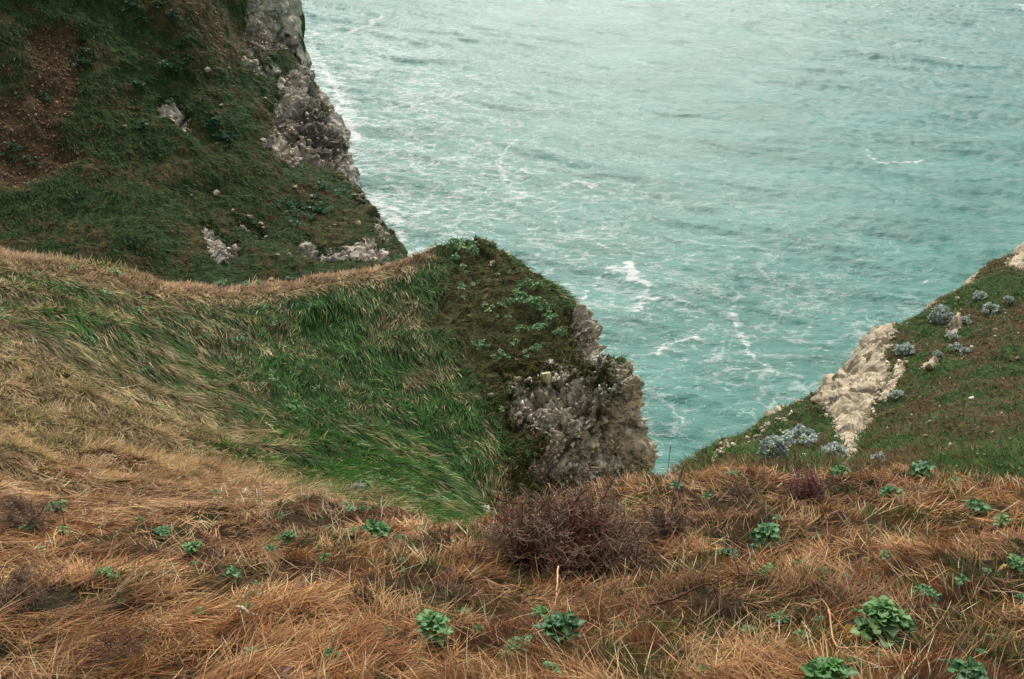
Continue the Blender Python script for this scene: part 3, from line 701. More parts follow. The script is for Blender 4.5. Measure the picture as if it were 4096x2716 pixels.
NEAR = []      # near prototypes: (foliage mesh, stem mesh, yellow mesh)
def near_cabbage(seed, R_, heads, per, spread, hmax, yellow=0.05, flat_=0., base=None):
    rnd = np.random.default_rng(seed)
    b = GREENS[seed % 5] if base is None else base
    root = empty('cabbage_plant', (0, 0, 0))
    acc, st = cabbage_foliage(rnd, R_, heads, per, b, spread, hmax, yellow=0, flat_=flat_)
    acc.build('foliage', M_LEAF, root)
    sa = Acc(); k = 5
    PT = np.array([[np.array([c[0] * t, c[1] * t, c[2] * t ** .8 - .05 * (1 - t)]) for t in np.linspace(0, 1, k)] for c in st])
    tubes(sa, PT, np.tile(np.linspace(.016, .009, k), (len(st), 1)) * (R_ / .2), np.tile(srgb(140, 126, 84), (len(st), 1)), 6)
    sa.build('stem', M_STEM, root)
    if yellow > 0.04:
        for _ in range(2 if heads < 10 else 4):
            ya = Acc()
            V, F, C = leaf(R_ * .9, R_ * .5, srgb(208, 176, 84) * rnd.uniform(.7, 1.1), rnd, droop=1.2)
            ya.add(V @ (rotz(rnd.uniform(0, 6.28)) @ roty(-.1)).T + [rnd.normal(0, spread * .7), rnd.normal(0, spread * .7), hmax * .2 + .02], F, C)
            y = ya.build('withered_leaf', M_LEAF, root); y['label'] = 'yellowed drooping leaf'
    return root
def put(root, px, py, wpx, size, label, cat='cabbage plant', group=None, amount=.45, spin=None, dz=0.0, objs=None, squash=1.0):
    h = hit(px, py, objs)
    if h is None: print('miss', px, py, label); return None
    sc = wpx * h[3] / FPX / size
    root.location = h[1] + Vector((0, 0, dz)); root.rotation_mode = 'QUATERNION'
    root.rotation_quaternion = tilt(h[2], amount, random.uniform(0, 6.28) if spin is None else spin)
    root.scale = (sc, sc, sc * squash)
    set_props(root, label, cat, group)
    if h[3] < 60: CLEAR.append((np.array(h[1]), (.40 if h[3] < 17 else .48) * size * sc))
    return root
def dup(root):
    r = root.copy(); COL.objects.link(r)
    for ch in root.children:
        c = ch.copy(); COL.objects.link(c); c.parent = r
    return r

# variants (true width of each in metres is the `size`)
protos = {
 'big':   (lambda s: near_cabbage(s, .19, 16, 11, .18, .42, .1), .62),
 'mid':   (lambda s: near_cabbage(s, .17, 7, 9, .13, .22, .06), .46),
 'small': (lambda s: near_cabbage(s, .15, 3, 9, .07, .10, .0), .34),
 'tiny':  (lambda s: near_cabbage(s, .13, 1, 9, .0, .04, .0), .23),
 'flat':  (lambda s: near_cabbage(s, .17, 5, 7, .16, .06, .05, .4), .50),
}
made = {}
G_NEAR = 'wild cabbages in the dry grass of the near slope'
PLANTS = [
 (3505, 2600, 255, 'big', 'largest wild cabbage, tall dark green mound of ragged leaves in the right foreground'),
 (3310, 2770, 200, 'mid', 'leafy blue-green cabbage cut by the bottom edge below the largest cabbage'),
 (3850, 2760, 190, 'mid', 'pale-edged cabbage clump cut by the bottom edge near the bottom right corner'),
 (3515, 2655, 85, 'tiny', 'small blue-green rosette tucked right under the largest cabbage'),
 (3060, 2195, 150, 'mid', 'dense green cabbage to the right of the bare bush with a yellow leaf beneath'),
 (1735, 2560, 165, 'mid', 'dense rounded blue-green cabbage in the grass left of the bottom centre'),
 (2165, 2500, 125, 'small', 'upper one of two touching broad-leaved cabbages below the bare bush'),
 (2240, 2590, 185, 'mid', 'lower and wider of two touching cabbages below the bare bush'),
 (2060, 2612, 130, 'flat', 'low flat cabbage left of the two touching ones below the bush'),
 (3895, 2060, 105, 'small', 'upper cabbage of a pair close to the right edge on the slope'),
 (4000, 2105, 80, 'small', 'lower drooping cabbage of a pair close to the right edge'),
 (4065, 2275, 110, 'flat', 'spreading cabbage half cut by the right edge'),
 (4070, 2420, 55, 'tiny', 'little rosette at the right edge below the spreading cabbage'),
 (3560, 2000, 100, 'small', 'grey-green cabbage behind a rust coloured tuft on the upper right slope'),
 (3690, 1905, 105, 'small', 'dark green cabbage on the right part of the brow in front of the green hillside'),
 (3820, 1945, 60, 'tiny', 'small green rosette on the brow next to the dark green cabbage'),
 (3360, 1915, 95, 'small', 'grey-green cabbage on the brow under the foot of the chalk outcrop'),
 (3075, 2310, 100, 'flat', 'low pale green cabbage below the one with the yellow leaf'),
 (2905, 2230, 90, 'flat', 'thin pale green plant just left of the one with the yellow leaf'),
 (2825, 2000, 50, 'tiny', 'tiny green rosette high on the slope right of the bare bush'),
 (2720, 1905, 40, 'tiny', 'dark tiny rosette at the brow near the sea gap'),
 (2930, 1910, 75, 'flat', 'flat green plant on the brow under the grey bushes'),
 (2700, 1960, 50, 'tiny', 'tiny plant in pale grass above the bare bush on its right'),
 (3265, 2180, 50, 'tiny', 'small upright pale rosette halfway between the yellow-leaved cabbage and the right edge pair'),
 (3110, 2090, 40, 'tiny', 'tiny bright leaf tuft above the yellow-leaved cabbage'),
 (3370, 2330, 55, 'tiny', 'hairy grey-green rosette above the arched dry stems'),
 (3530, 2245, 55, 'tiny', 'dull green rosette in dark matted grass above the largest cabbage, further right'),
 (3840, 2345, 60, 'tiny', 'thin green rosette in matted grass between largest cabbage and right edge'),
 (3700, 2395, 110, 'flat', 'loose dark green plant above and right of the largest cabbage'),
 (3110, 2495, 80, 'flat', 'dark leaves low in the grass left of the arched dry stems'),
 (3275, 2515, 60, 'tiny', 'pale round-leaved rosette under the arch of a dry stem'),
 (3195, 2570, 60, 'tiny', 'small blue-green rosette left of the broken pale stems'),
 (2990, 2555, 70, 'small', 'small fresh green plant between bottom centre and the broken pale stems'),
 (2780, 2665, 60, 'tiny', 'tiny grey-green plant by the bottom edge right of the centre'),
 (2810, 2712, 65, 'tiny', 'tiny cabbage half below the bottom edge right of the centre'),
 (2200, 2712, 80, 'small', 'cabbage top just showing at the bottom edge under the touching pair'),
 (1660, 2670, 80, 'tiny', 'flat round-leaved plant below the dense rounded cabbage'),
 (1550, 2565, 60, 'tiny', 'thin upright plant left of the dense rounded cabbage'),
 (1330, 2655, 75, 'small', 'yellow-green plant right of the rusty metal sheet'),
 (1010, 2650, 90, 'small', 'cabbage near the bottom edge left of the rusty metal sheet'),
 (1000, 2470, 75, 'small', 'cabbage growing over the pale driftwood'),
 (800, 2475, 50, 'tiny', 'small plant with a pale leaf left of the driftwood'),
 (420, 2320, 105, 'flat', 'flat pale cabbage lying along the combed grass on the left'),
 (935, 2325, 75, 'small', 'upright cabbage in rust coloured grass left of centre, lowest of that line'),
 (780, 2212, 90, 'small', 'dark leafy cabbage on the left slope above a tiny one'),
 (780, 2275, 42, 'tiny', 'tiny cabbage just below a dark leafy one on the left slope'),
 (1150, 2175, 80, 'small', 'drooping cabbage, upper one of the three in the centre left'),
 (1080, 2225, 65, 'small', 'small dark cabbage just left of and below the drooping one'),
 (1305, 2260, 75, 'small', 'single round cabbage on the rust grass right of the drooping pair'),
 (1510, 2160, 125, 'mid', 'wide dark-leaved cabbage at the edge where dry grass meets the green bowl'),
 (1415, 2145, 55, 'tiny', 'small cabbage touching the left side of the wide dark-leaved one'),
 (1680, 2145, 60, 'tiny', 'small cabbage beside the bare twigs left of the big bush'),
 (1610, 2165, 60, 'flat', 'thin trailing plant between the wide dark-leaved cabbage and the bare twigs'),
 (1320, 2135, 55, 'tiny', 'thin green plant left of the wide dark-leaved cabbage'),
 (230, 2062, 90, 'small', 'cabbage with a yellow leaf above the left brambles'),
 (125, 2125, 75, 'small', 'grey-green cabbage in the brambles at the left edge'),
 (255, 2140, 50, 'tiny', 'small rosette beside the brambles at the left'),
 (150, 2212, 65, 'flat', 'small flat cabbage below the brambles at the left edge'),
 (650, 2145, 80, 'flat', 'line of small leaves left of the dark leafy cabbage'),
 (560, 2100, 55, 'tiny', 'faint small cabbage on the straw slope on the left'),
 (2475, 2120, 55, 'tiny', 'small green plant half under the right foot of the bare bush'),
]
cnt = {}
for i, (x, y, wp_, kd, lab) in enumerate(PLANTS):
    f, size = protos[kd]; cnt[kd] = cnt.get(kd, 0) + 1
    key = (kd, cnt[kd] % (1 if kd == 'big' else 5))
    if key not in made: r = made[key] = f(len(made) * 7 + 3)
    else: r = dup(made[key])
    put(r, x, y, wp_ * random.uniform(1.0, 1.15), size, lab, group=G_NEAR, dz=.045)

rnd = np.random.default_rng(77); ks = [k for k in made if k[0] in ('tiny', 'small', 'flat')]
for _ in range(44):
    k = ks[int(rnd.integers(0, len(ks)))]; x = rnd.uniform(60, 4050); y = rnd.uniform(2190, 2700)
    if 1900 < x < 2760 and y < 2400: y += 260
    put(dup(made[k]), x, y, rnd.uniform(22, 46) * (1 + (y - 2190) / 900), protos[k[0]][1], 'tiny green seedling half hidden in the matted dry grass', group='seedlings scattered in the dry foreground grass', dz=.02)
# ---- small rosettes further off, one mesh each
def far_cabbage(seed, heads, per, nm='cabbage_rosette'):
    rnd = np.random.default_rng(seed)
    acc, _ = cabbage_foliage(rnd, .19, heads, per, GREENS[seed % 5] * 1.05, .14 if heads > 1 else 0, .07 + .03 * heads, nu=5, nv=3)
    return acc.build(nm, M_LEAF)
FP = [far_cabbage(50 + k, 1 + k % 3, 8 + k % 3) for k in range(7)]
fused = [False] * 7
FSIZE = [.33, .5, .55, .33, .5, .55, .33]
def scatter_rosettes(blobs, group, label, objs, wmul=1.0, maxz=None):
    rnd = np.random.default_rng(len(group) * 31 + len(blobs))
    n = 0
    for (cx, cy, rx, ry, num, wpx) in blobs:
        for _ in range(num):
            x = cx + rnd.normal(0, rx * .55); y = cy + rnd.normal(0, ry * .55)
            h = hit(x, y)
            if h is None: continue
            k = int(rnd.integers(0, 7))
            if not fused[k]: o = FP[k]; fused[k] = True
            else: o = FP[k].copy(); COL.objects.link(o)
            put(o, x, y, wpx * wmul * rnd.uniform(.85, 1.4), FSIZE[k], label, group=group, amount=.7, dz=.2 * h[3] / 40)
            n += 1
    return n
scatter_rosettes([(1823,988,26,22,9,34),(1889,1026,32,16,9,32),(1826,1051,12,8,2,34)], 'cabbages on the top of the knoll', 'blue-green cabbage rosette in the patch on the very top of the knoll', None)
scatter_rosettes([(2075,1207,34,26,12,36),(2135,1160,40,14,7,32),(2168,1238,34,18,10,34),(2200,1292,26,22,9,36),(2159,1335,26,16,8,36),(2238,1345,18,16,5,34),(2084,1335,18,12,4,32)],
                 'cabbages in the dense patch on the seaward shoulder of the knoll', 'blue-green cabbage rosette in the dense patch on the seaward shoulder of the knoll', None)
scatter_rosettes([(1851,1193,24,34,5,30),(1935,1240,8,8,1,28),(1965,1252,8,8,1,26),(2005,1247,12,8,2,28),(1949,1277,8,8,1,28),(1989,1292,8,8,1,26),(2037,1291,12,8,2,28),(1870,1113,6,6,1,28),(1986,1120,8,6,1,26),(1853,1085,10,8,2,24),(1873,1287,5,5,1,22),(2030,1106,8,8,1,24)],
                 'single cabbages on the landward flank of the knoll', 'lone small cabbage rosette on the brown landward flank of the knoll', None)
scatter_rosettes([(1990,1430,80,45,14,26),(2150,1402,60,20,6,26),(1925,1385,20,8,2,26),(2065,1385,20,8,2,26),(2035,1580,10,8,2,24),(2010,1655,12,10,2,28),(2130,1850,20,20,3,20),(2220,1790,10,10,1,20)],
                 'cabbages above the chalk face of the knoll', 'small cabbage rosette in the brown turf just above the chalk face', None)
scatter_rosettes([(460,1117,16,8,2,34),(300,1095,22,8,3,30),(210,1093,8,6,1,30),(140,1117,16,10,2,32),(430,1205,14,20,3,34),(610,1215,20,10,3,34),(545,1270,20,12,3,30),(410,1310,12,24,3,26),(365,1375,14,12,3,34),(125,1385,10,8,1,30),(15,1280,22,12,3,34),
                  (740,1300,30,10,4,26),(620,1305,12,8,2,24),(870,1160,30,8,4,28),(1010,1165,26,10,3,28),(1070,1255,22,18,4,30),(1090,1305,16,16,4,30),(960,1370,36,16,6,28),(820,1365,26,12,4,26)],
                 'cabbages scattered below the straw ridge of the bowl', 'small cabbage rosette among wind-combed grass just below the straw ridge', None)
scatter_rosettes([(930,1480,40,30,4,24),(900,1545,20,16,3,26),(1000,1510,30,16,3,24),(840,1540,22,12,3,24),(1100,1560,40,30,5,24),(1180,1640,40,24,6,26),(1250,1590,30,20,3,24),(780,1580,10,8,1,20),(580,1500,12,10,2,20),(560,1460,8,8,1,20),
                  (1340,1750,60,50,3,22),(1450,1700,60,60,3,18),(1700,1760,20,20,2,18),(1560,1720,20,20,2,18),(1830,1790,12,12,2,20),(770,1810,10,10,1,30),(1250,1240,20,10,2,22),(1400,1330,80,40,3,16)],
                 'cabbages dotted over the green middle of the bowl', 'tiny cabbage rosette dotted in the long green grass of the bowl', None)
scatter_rosettes([(1480,1960,50,22,7,34),(1560,1950,20,14,3,36),(1620,1975,30,12,4,34),(1750,2020,60,20,7,30),(1820,2010,20,20,3,30),(1310,1980,30,14,3,34),(1400,2060,50,12,5,36),(1210,1960,16,10,1,40),(1460,2050,30,12,3,34),(1170,1965,8,8,1,34),(860,1990,12,8,1,40),(1130,2080,20,8,2,34)],
                 'cabbages along the bottom of the bowl', 'cabbage rosette in the row where the green bowl meets the dry grass', None)

# ---- teal ground plants far away on the hillside: too small and many to tell apart
acc = Acc(); rnd = np.random.default_rng(9)
for cx, cy in [(526,23),(684,70),(572,88),(335,170),(345,215),(310,255),(335,262),(726,182),(698,223),(726,260),(754,302),(675,270),(554,342),(861,503),(894,554),(577,512),(70,633),(40,600),(842,514),(888,556),(926,560),(1135,821),(1182,900),(1242,868),(1270,802),(1182,858),(1205,835),(1298,760),(1363,770),(1289,853),(1060,300),(1090,250),(190,400),(640,40),(900,330),(130,660),(1560,1060),(1600,1050),(1180,1150),(760,240),(700,290)]:
    for _ in range(9):
        h = hit(cx + rnd.normal(0, 15), cy + rnd.normal(0, 12), (oC,))
        if h is None: continue
        sc = rnd.uniform(.55, 1.1); c0 = np.array(h[1]) + [0, 0, .25]; base = srgb(66, 108, 76) * rnd.uniform(.7, 1.25)
        for i in range(6):
            Lg = .55 * sc
            V = np.array([[0, 0, 0], [.5 * Lg, -.22 * Lg, .05], [.5 * Lg, .22 * Lg, .05], [Lg, 0, -.02]])
            M = rotz(i * 1.05 + rnd.uniform(0, 1)) @ roty(rnd.uniform(.1, 1.0))
            acc.add(V @ M.T + c0, [[0, 1, 3, 2]], base * rnd.uniform(.8, 1.2))
o = acc.build('hillside_plants', M_LEAF); set_props(o, 'patches of teal leafy ground plants on the far hillside', 'plants', kind='stuff')
# ================================================================== shrubs
def walk(rnd, start, dirn, Ln, k, jit, bend=None):
    n = len(start); P = np.empty((n, k, 3)); P[:, 0] = start; d = dirn / (np.linalg.norm(dirn, axis=1)[:, None] + 1e-9)
    st = (Ln / (k - 1))[:, None]
    for i in range(1, k):
        d = d + rnd.normal(0, jit, (n, 3)) + (0 if bend is None else bend)
        d /= np.linalg.norm(d, axis=1)[:, None]
        P[:, i] = P[:, i - 1] + d * st
    return P
def bare_shrub(seed, rx, ry, h, nm, n2, n3, cols, rmain=.009, rtw=.0022, name='bare_shrub', red=0.0, upright=0.0):
    rnd = np.random.default_rng(seed); root = empty(name, (0, 0, 0))
    s0 = np.stack([rnd.normal(0, rx * .32, nm), rnd.normal(0, ry * .32, nm), np.full(nm, -.03)], 1)
    tgt = rnd.normal(0, 1, (nm, 3)); tgt[:, 2] = np.abs(tgt[:, 2]) * (.7 + upright * 2); tgt /= np.linalg.norm(tgt, axis=1)[:, None]
    tgt = tgt * [rx, ry, h] * rnd.uniform(.6, .95, nm)[:, None]
    d = tgt - s0; k1 = 9
    P1 = walk(rnd, s0, d + [0, 0, h * .6], np.linalg.norm(d, axis=1) * 1.12, k1, .26)
    a = Acc(); tubes(a, P1, np.linspace(1, .35, k1)[None, :] * rnd.uniform(.6, 1.2, nm)[:, None] * rmain, varied(np.tile(srgb(96, 76, 68), (nm, 1)), .2), 4)
    a.build('branches', M_TWIG, root)
    t = Acc()
    def kids(P, n, lo, l1, l2, k, jit, r, outw, dark):
        m, kk = P.shape[:2]
        i = rnd.integers(0, m, n); j = rnd.uniform(lo * (kk - 1), kk - 1.001, n); jf = j.astype(int); f = (j - jf)[:, None]
        s = P[i, jf] * (1 - f) + P[i, jf + 1] * f
        dirp = P[i, jf + 1] - P[i, jf]; dirp /= np.linalg.norm(dirp, axis=1)[:, None] + 1e-9
        o_ = s / [rx, ry, h]; o_ /= np.linalg.norm(o_, axis=1)[:, None] + 1e-9
        d = dirp * .35 + rnd.normal(0, .9, (n, 3)) + o_ * outw
        Q = walk(rnd, s, d, rnd.uniform(l1, l2, n), k, jit)
        e = Q[:, -1] / [rx, ry, h]; rr = np.linalg.norm(e, axis=1)
        lump = 1 + .16 * fbm(s, .5 * rx, 2, off=seed); rr = rr / lump; over = np.clip(1.08 / np.maximum(rr, 1e-6), 0, 1)[:, None, None]
        Q = s[:, None] + (Q - s[:, None]) * np.where(rr[:, None, None] > 1.08, np.maximum(.35, over - .25), 1)
        c = mix(cols[0], cols[1], rnd.uniform(0, 1, n))
        if red > 0:
            z_ = sstep(.05, .4, fbm(s, .35 * rx, 3, off=seed) + .1 - .6 * np.abs(s[:, 2] / h - .6))
            c = mix(c, srgb(160, 78, 60), z_ * red * rnd.uniform(.3, 1, n))
        c = mix(c, srgb(196, 168, 138), (rnd.uniform(0, 1, n) < .03) * .9)
        tubes(t, Q, np.linspace(1, .5, k)[None, :] * rnd.uniform(.7, 1.3, n)[:, None] * r, varied(c * dark, .25), 3)
        return Q
    Q2 = kids(P1, n2, .3, .16 * rx, .42 * rx, 7, .38, rtw * 1.35, .3, .8)
    Q3 = kids(Q2, n3, .1, .05 * rx, .17 * rx, 4, .35, rtw, .1, 1.0)
    t.build('twigs', M_TWIG, root)
    return root
PURP = (srgb(124, 96, 76), srgb(170, 144, 120))
BRN = (srgb(122, 92, 70), srgb(164, 128, 100))
def put_s(root, px, py, wpx, width, label, cat, group, amount=.5, dz=.05, spin=0.):
    return put(root, px, py, wpx, width, label, cat, group, amount=amount, dz=dz, spin=spin)
G_B = 'bare thorny shrubs on the near slope'
put_s(bare_shrub(5, 1.0, .75, .66, 120, 1600, 7500, PURP, rmain=.014, rtw=.0038, red=.8, name='bare_bush'), 2262, 2268, 840, 2.0, 'big rounded bare bush of tangled purple-brown twigs with red patches in the centre', 'bush', None, dz=.02)
put_s(bare_shrub(6, .5, .45, .42, 30, 360, 1900, PURP, rtw=.0042), 2650, 2150, 330, 1.0, 'smaller grey-purple bare shrub touching the right side of the big bush', 'shrub', G_B)
put_s(bare_shrub(7, .42, .36, .42, 16, 170, 700, BRN, rtw=.0028), 1790, 2200, 230, .84, 'dark sparse leafless shrub just left of the big bush', 'shrub', G_B)
put_s(bare_shrub(8, .34, .3, .36, 14, 150, 700, PURP, rtw=.0026), 1790, 2390, 200, .68, 'small thin leafless shrub in the dry grass under the sparse one', 'shrub', G_B)
put_s(bare_shrub(9, .4, .4, .5, 34, 420, 1900, (srgb(150, 104, 98), srgb(180, 134, 124)), rtw=.0045, upright=.5), 3215, 2010, 220, .8, 'dense upright reddish-purple shrub on the brow below the chalk outcrop', 'shrub', G_B)
put_s(bare_shrub(10, .4, .3, .32, 26, 300, 1500, PURP, rtw=.003), 2960, 2000, 190, .8, 'low grey twiggy patch high on the slope left of the reddish-purple shrub', 'shrub', G_B)
put_s(bare_shrub(11, .75, .4, .26, 40, 420, 1900, PURP, rmain=.007, rtw=.0032), 80, 2440, 520, 1.5, 'low purple-grey bramble mat spreading from the left edge', 'bramble', G_B)
put_s(bare_shrub(12, .5, .4, .4, 16, 150, 500, BRN, rmain=.006, rtw=.002), 480, 2650, 420, 1.0, 'thin sprawling bare shrub in the bottom left combed grass', 'shrub', G_B)
put_s(bare_shrub(13, .5, .4, .35, 30, 380, 1700, PURP, rmain=.008, rtw=.0028), 110, 2110, 330, 1.0, 'purple brambles around two cabbages at the left edge', 'bramble', G_B)
put_s(bare_shrub(14, .2, .2, .4, 24, 260, 900, BRN, rtw=.0024, upright=1.0), 1460, 2430, 110, .4, 'narrow dark brown tuft standing in the grass left of centre', 'shrub', G_B)
put_s(bare_shrub(15, .35, .3, .3, 12, 90, 300, BRN, rtw=.0024), 2880, 2440, 260, .7, 'thin dry branching twigs around the fallen branch', 'shrub', G_B)
put_s(bare_shrub(16, .25, .2, .3, 8, 60, 200, BRN, rtw=.0024), 760, 2620, 180, .5, 'wispy twigs in the dry grass near the bottom left', 'shrub', G_B)

# ---- grey leafy shrubs on the right hillside
def grey_shrub(seed, rx, ry, h, nclump=60, per=16, tone=(srgb(184, 202, 192), srgb(224, 230, 220))):
    rnd = np.random.default_rng(seed); root = empty('grey_shrub', (0, 0, 0)); a = Acc()
    d = rnd.normal(0, 1, (nclump, 3)); d[:, 2] = np.abs(d[:, 2]); d /= np.linalg.norm(d, axis=1)[:, None]
    lobe = 1 + .25 * fbm(d, .5, 2, off=seed)
    C = d * lobe[:, None] * [rx, ry, h] * rnd.uniform(.75, 1.0, nclump)[:, None]
    Vs, Fs, Cs, b = [], [], [], 0
    for c in C:
        cc = mix(tone[0], tone[1], np.array([rnd.uniform()]))[0] * rnd.uniform(.75, 1.15)
        for _ in range(per):
            Lg = rnd.uniform(.055, .10); az = rnd.uniform(0, 6.28); el = rnd.uniform(-.2, 1.3)
            V = np.array([[0, 0, 0], [.4 * Lg, -.26 * Lg, .01], [.4 * Lg, .26 * Lg, .012], [Lg, 0, -.01]])
            V = V @ (rotz(az) @ roty(el) @ rotx(rnd.normal(0, .6))).T + c + rnd.normal(0, .018, 3)
            Vs.append(V); Fs.append(np.array([0, 1, 3, 2]) + b); b += 4
            Cs.append(np.tile(np.clip(cc * rnd.uniform(.8, 1.2), 0, 1), (4, 1)))
    a.add(np.concatenate(Vs), np.array(Fs), np.concatenate(Cs)); a.build('foliage', M_GREY, root)
    s = Acc(); n = nclump // 2
    d = C[:n]; P1 = walk(rnd, np.tile([0, 0, -.03], (n, 1)) + rnd.normal(0, .03, (n, 3)) * [1, 1, 0], d, np.linalg.norm(d, axis=1), 5, .1)
    tubes(s, P1, np.tile(np.linspace(.009, .004, 5), (n, 1)), varied(np.tile(srgb(130, 100, 74), (n, 1)), .2), 4); s.build('stem', M_TWIG, root)
    return root
G_G = 'grey leafy shrubs on the right hillside'
for i, (x, y, wp_, sq, lab) in enumerate([
    (3085, 1830, 135, 1.25, 'palest silver shrub, tall mound nearest the sea gap on the right hillside'),
    (3200, 1775, 150, .8, 'wide grey-green shrub between the palest one and the chalk outcrop'),
    (3335, 1830, 110, 1.0, 'grey shrub at the foot of the chalk outcrop'),
    (3515, 1845, 60, 1.0, 'small faded grey shrub right of the foot of the outcrop'),
    (3585, 1590, 60, .9, 'grey shrub in the turf beside the outcrop, halfway up'),
    (3615, 1410, 80, .9, 'grey shrub on the upper rim of the chalk outcrop'),
    (3750, 1425, 45, .9, 'small grey shrub above the loose chalk block'),
    (3822, 1400, 60, .8, 'left one of two touching grey shrubs right of the outcrop'),
    (3860, 1415, 52, .8, 'right one of two touching grey shrubs right of the outcrop'),
    (3806, 1355, 65, .7, 'flat grey shrub just above the two touching ones'),
    (3765, 1285, 110, 1.0, 'largest dark grey-green shrub on the skyline of the right hillside'),
    (3860, 1290, 50, .8, 'grey shrub just right of the largest skyline one'),
    (3918, 1195, 62, .9, 'grey shrub high near the skyline with a rust patch above'),
    (3962, 1245, 70, .7, 'long low grey shrub in the turf below the skyline'),
    (4030, 1205, 45, .9, 'small round grey shrub closest to the right edge')]):
    r = grey_shrub(70 + i, .33, .33, .33, 55 if wp_ > 70 else 36, 18)
    put(r, x, y, wp_ * .92, .66, lab, 'shrub', G_G, amount=.5, dz=.03, squash=sq, objs=(oD,))
r = grey_shrub(95, .3, .22, .26, 40, 14, (srgb(180, 186, 178), srgb(220, 218, 208)))
put(r, 1435, 1965, 80, .66, 'pale grey shrub at the bottom of the green bowl left of the bush', 'shrub', None, amount=.5)

# ================================================================== stones
import bmesh
def hull_stone(seed, npts=11, cuts=0):
    """angular block: convex hull of scattered points, optionally subdivided and roughened"""
    rnd = np.random.default_rng(seed); bm = bmesh.new()
    pts = rnd.normal(0, 1, (npts, 3)); pts /= np.linalg.norm(pts, axis=1)[:, None]; pts *= rnd.uniform(.75, 1.1, (npts, 1)) * np.array([1.15, .95, .8])
    for p_ in pts: bm.verts.new(p_)
    bmesh.ops.convex_hull(bm, input=bm.verts)
    bmesh.ops.delete(bm, geom=[v for v in bm.verts if not v.link_faces], context='VERTS')
    if cuts:
        bmesh.ops.bevel(bm, geom=list(bm.edges), offset=.035, segments=1, affect='EDGES')
        bmesh.ops.triangulate(bm, faces=bm.faces[:])
        bmesh.ops.subdivide_edges(bm, edges=bm.edges[:], cuts=cuts, use_grid_fill=True)
    bmesh.ops.triangulate(bm, faces=bm.faces[:])
    bm.verts.ensure_lookup_table(); bm.verts.index_update()
    V = np.array([v.co[:] for v in bm.verts]); F = np.array([[v.index for v in f.verts] for f in bm.faces]); bm.free()
    if cuts: V = V * (1 + .06 * fbm(V + seed, .45, 4, .65)[:, None])
    return V, F
def boulder(seed, px, py, wpx, label, tone=(206, 190, 168), sq=1.0, objs=None, sink=.15, group=None):
    V, IF = hull_stone(seed, 12, 3); c = srgb(*tone) * (1 + .25 * fbm(V, .4, 4, .6))[:, None]
    c = mix(c, srgb(120, 112, 84), .6 * sstep(.1, .5, fbm(V, .8, 3, off=seed)))
    o = mesh_np('boulder', V, IF.ravel(), np.arange(len(IF)) * 3, M_STONE, np.clip(c, 0, 1), smooth=False)
    h = hit(px, py, objs)
    if h is None: bpy.data.objects.remove(o); print('miss', label); return
    s = wpx * h[3] / FPX * .5
    o.location = h[1] + Vector((0, 0, s * sq * (1 - sink) * .5)); o.scale = (s, s, s * sq); o.rotation_euler = (random.uniform(-.3, .3), random.uniform(-.3, .3), random.uniform(0, 6.28))
    set_props(o, label, 'rock', group)
G_R = 'chalk boulders on the far hillside'
C_ = (oC,)
for i, (x, y, wp_, lab, tone) in enumerate([
    (832, 285, 38, 'pale pointed boulder standing alone high on the far hillside', (200, 184, 168)),
    (500, 507, 20, 'small pinkish boulder alone in the green turf of the far hillside', (196, 160, 136)),
    (1018, 255, 42, 'largest pale boulder at the foot of the upper cliff, topmost on the hillside', (206, 190, 160)),
    (968, 243, 18, 'small boulder left of the largest pale one under the upper cliff', (190, 170, 140)),
    (915, 275, 22, 'brownish boulder between the pointed one and the upper cliff', (180, 160, 136)),
    (885, 425, 26, 'narrow boulder in the turf left of the rock wall', (190, 172, 150)),
    (1060, 400, 24, 'block beside the rock wall of the cliff', (196, 182, 156)),
    (1054, 565, 26, 'round boulder at the lower left of the rock wall', (204, 188, 166)),
    (862, 778, 40, 'large ochre boulder in the middle of the lower hillside', (196, 176, 138)),
    (781, 742, 14, 'small stone left of the large ochre boulder', (180, 158, 132)),
    (767, 782, 12, 'tiny white stone left of and below the ochre boulder', (214, 200, 180)),
    (931, 843, 18, 'triangular pale stone right below the ochre boulder', (210, 196, 172)),
    (996, 872, 36, 'long slab, first of the diagonal line of stones', (184, 168, 146)),
    (1042, 896, 28, 'slab in the middle of the diagonal line of stones', (204, 186, 160)),
    (1054, 912, 16, 'last small stone of the diagonal line', (204, 186, 160)),
    (1065, 947, 16, 'single pale stone under the diagonal line', (212, 194, 164)),
    (1182, 752, 26, 'pale wedge stone right of the diagonal line', (206, 186, 160)),
    (1266, 748, 18, 'rough stone in the turf below the cliff', (176, 160, 126)),
    (1342, 765, 14, 'small stone high near the cliff foot', (196, 176, 144)),
    (1338, 902, 15, 'right stone of a close pair above the lower outcrop', (212, 194, 164)),
    (1320, 909, 14, 'left stone of a close pair above the lower outcrop', (198, 180, 150)),
    (1437, 900, 32, 'double-humped stone near the edge above the surf', (200, 182, 146)),
    (1112, 1020, 16, 'small pale stone at the left end of the lower outcrop', (210, 192, 170)),
    (1158, 1020, 24, 'slanted grey slab left of the lower outcrop', (176, 164, 148)),
    (940, 1012, 12, 'bright stone at the right of the chalk scree', (216, 204, 186)),
    (1084, 1121, 28, 'orange-tinted boulder peeping over the straw ridge', (206, 178, 142))]):
    boulder(200 + i, x, y, wp_, lab, tone, objs=C_, group=G_R, sq=.85)
boulder(300, 1932, 2050, 80, 'whitish lichened boulder at the left shoulder of the big bare bush', (214, 208, 200), sq=.8)
boulder(301, 1968, 1052, 26, 'small bright cream stone just under the top of the knoll', (232, 216, 180), objs=(oB,), sq=.8)
boulder(302, 1962, 1588, 32, 'mottled pale lump in the brown grass left of the chalk face', (190, 170, 160), objs=(oB,))
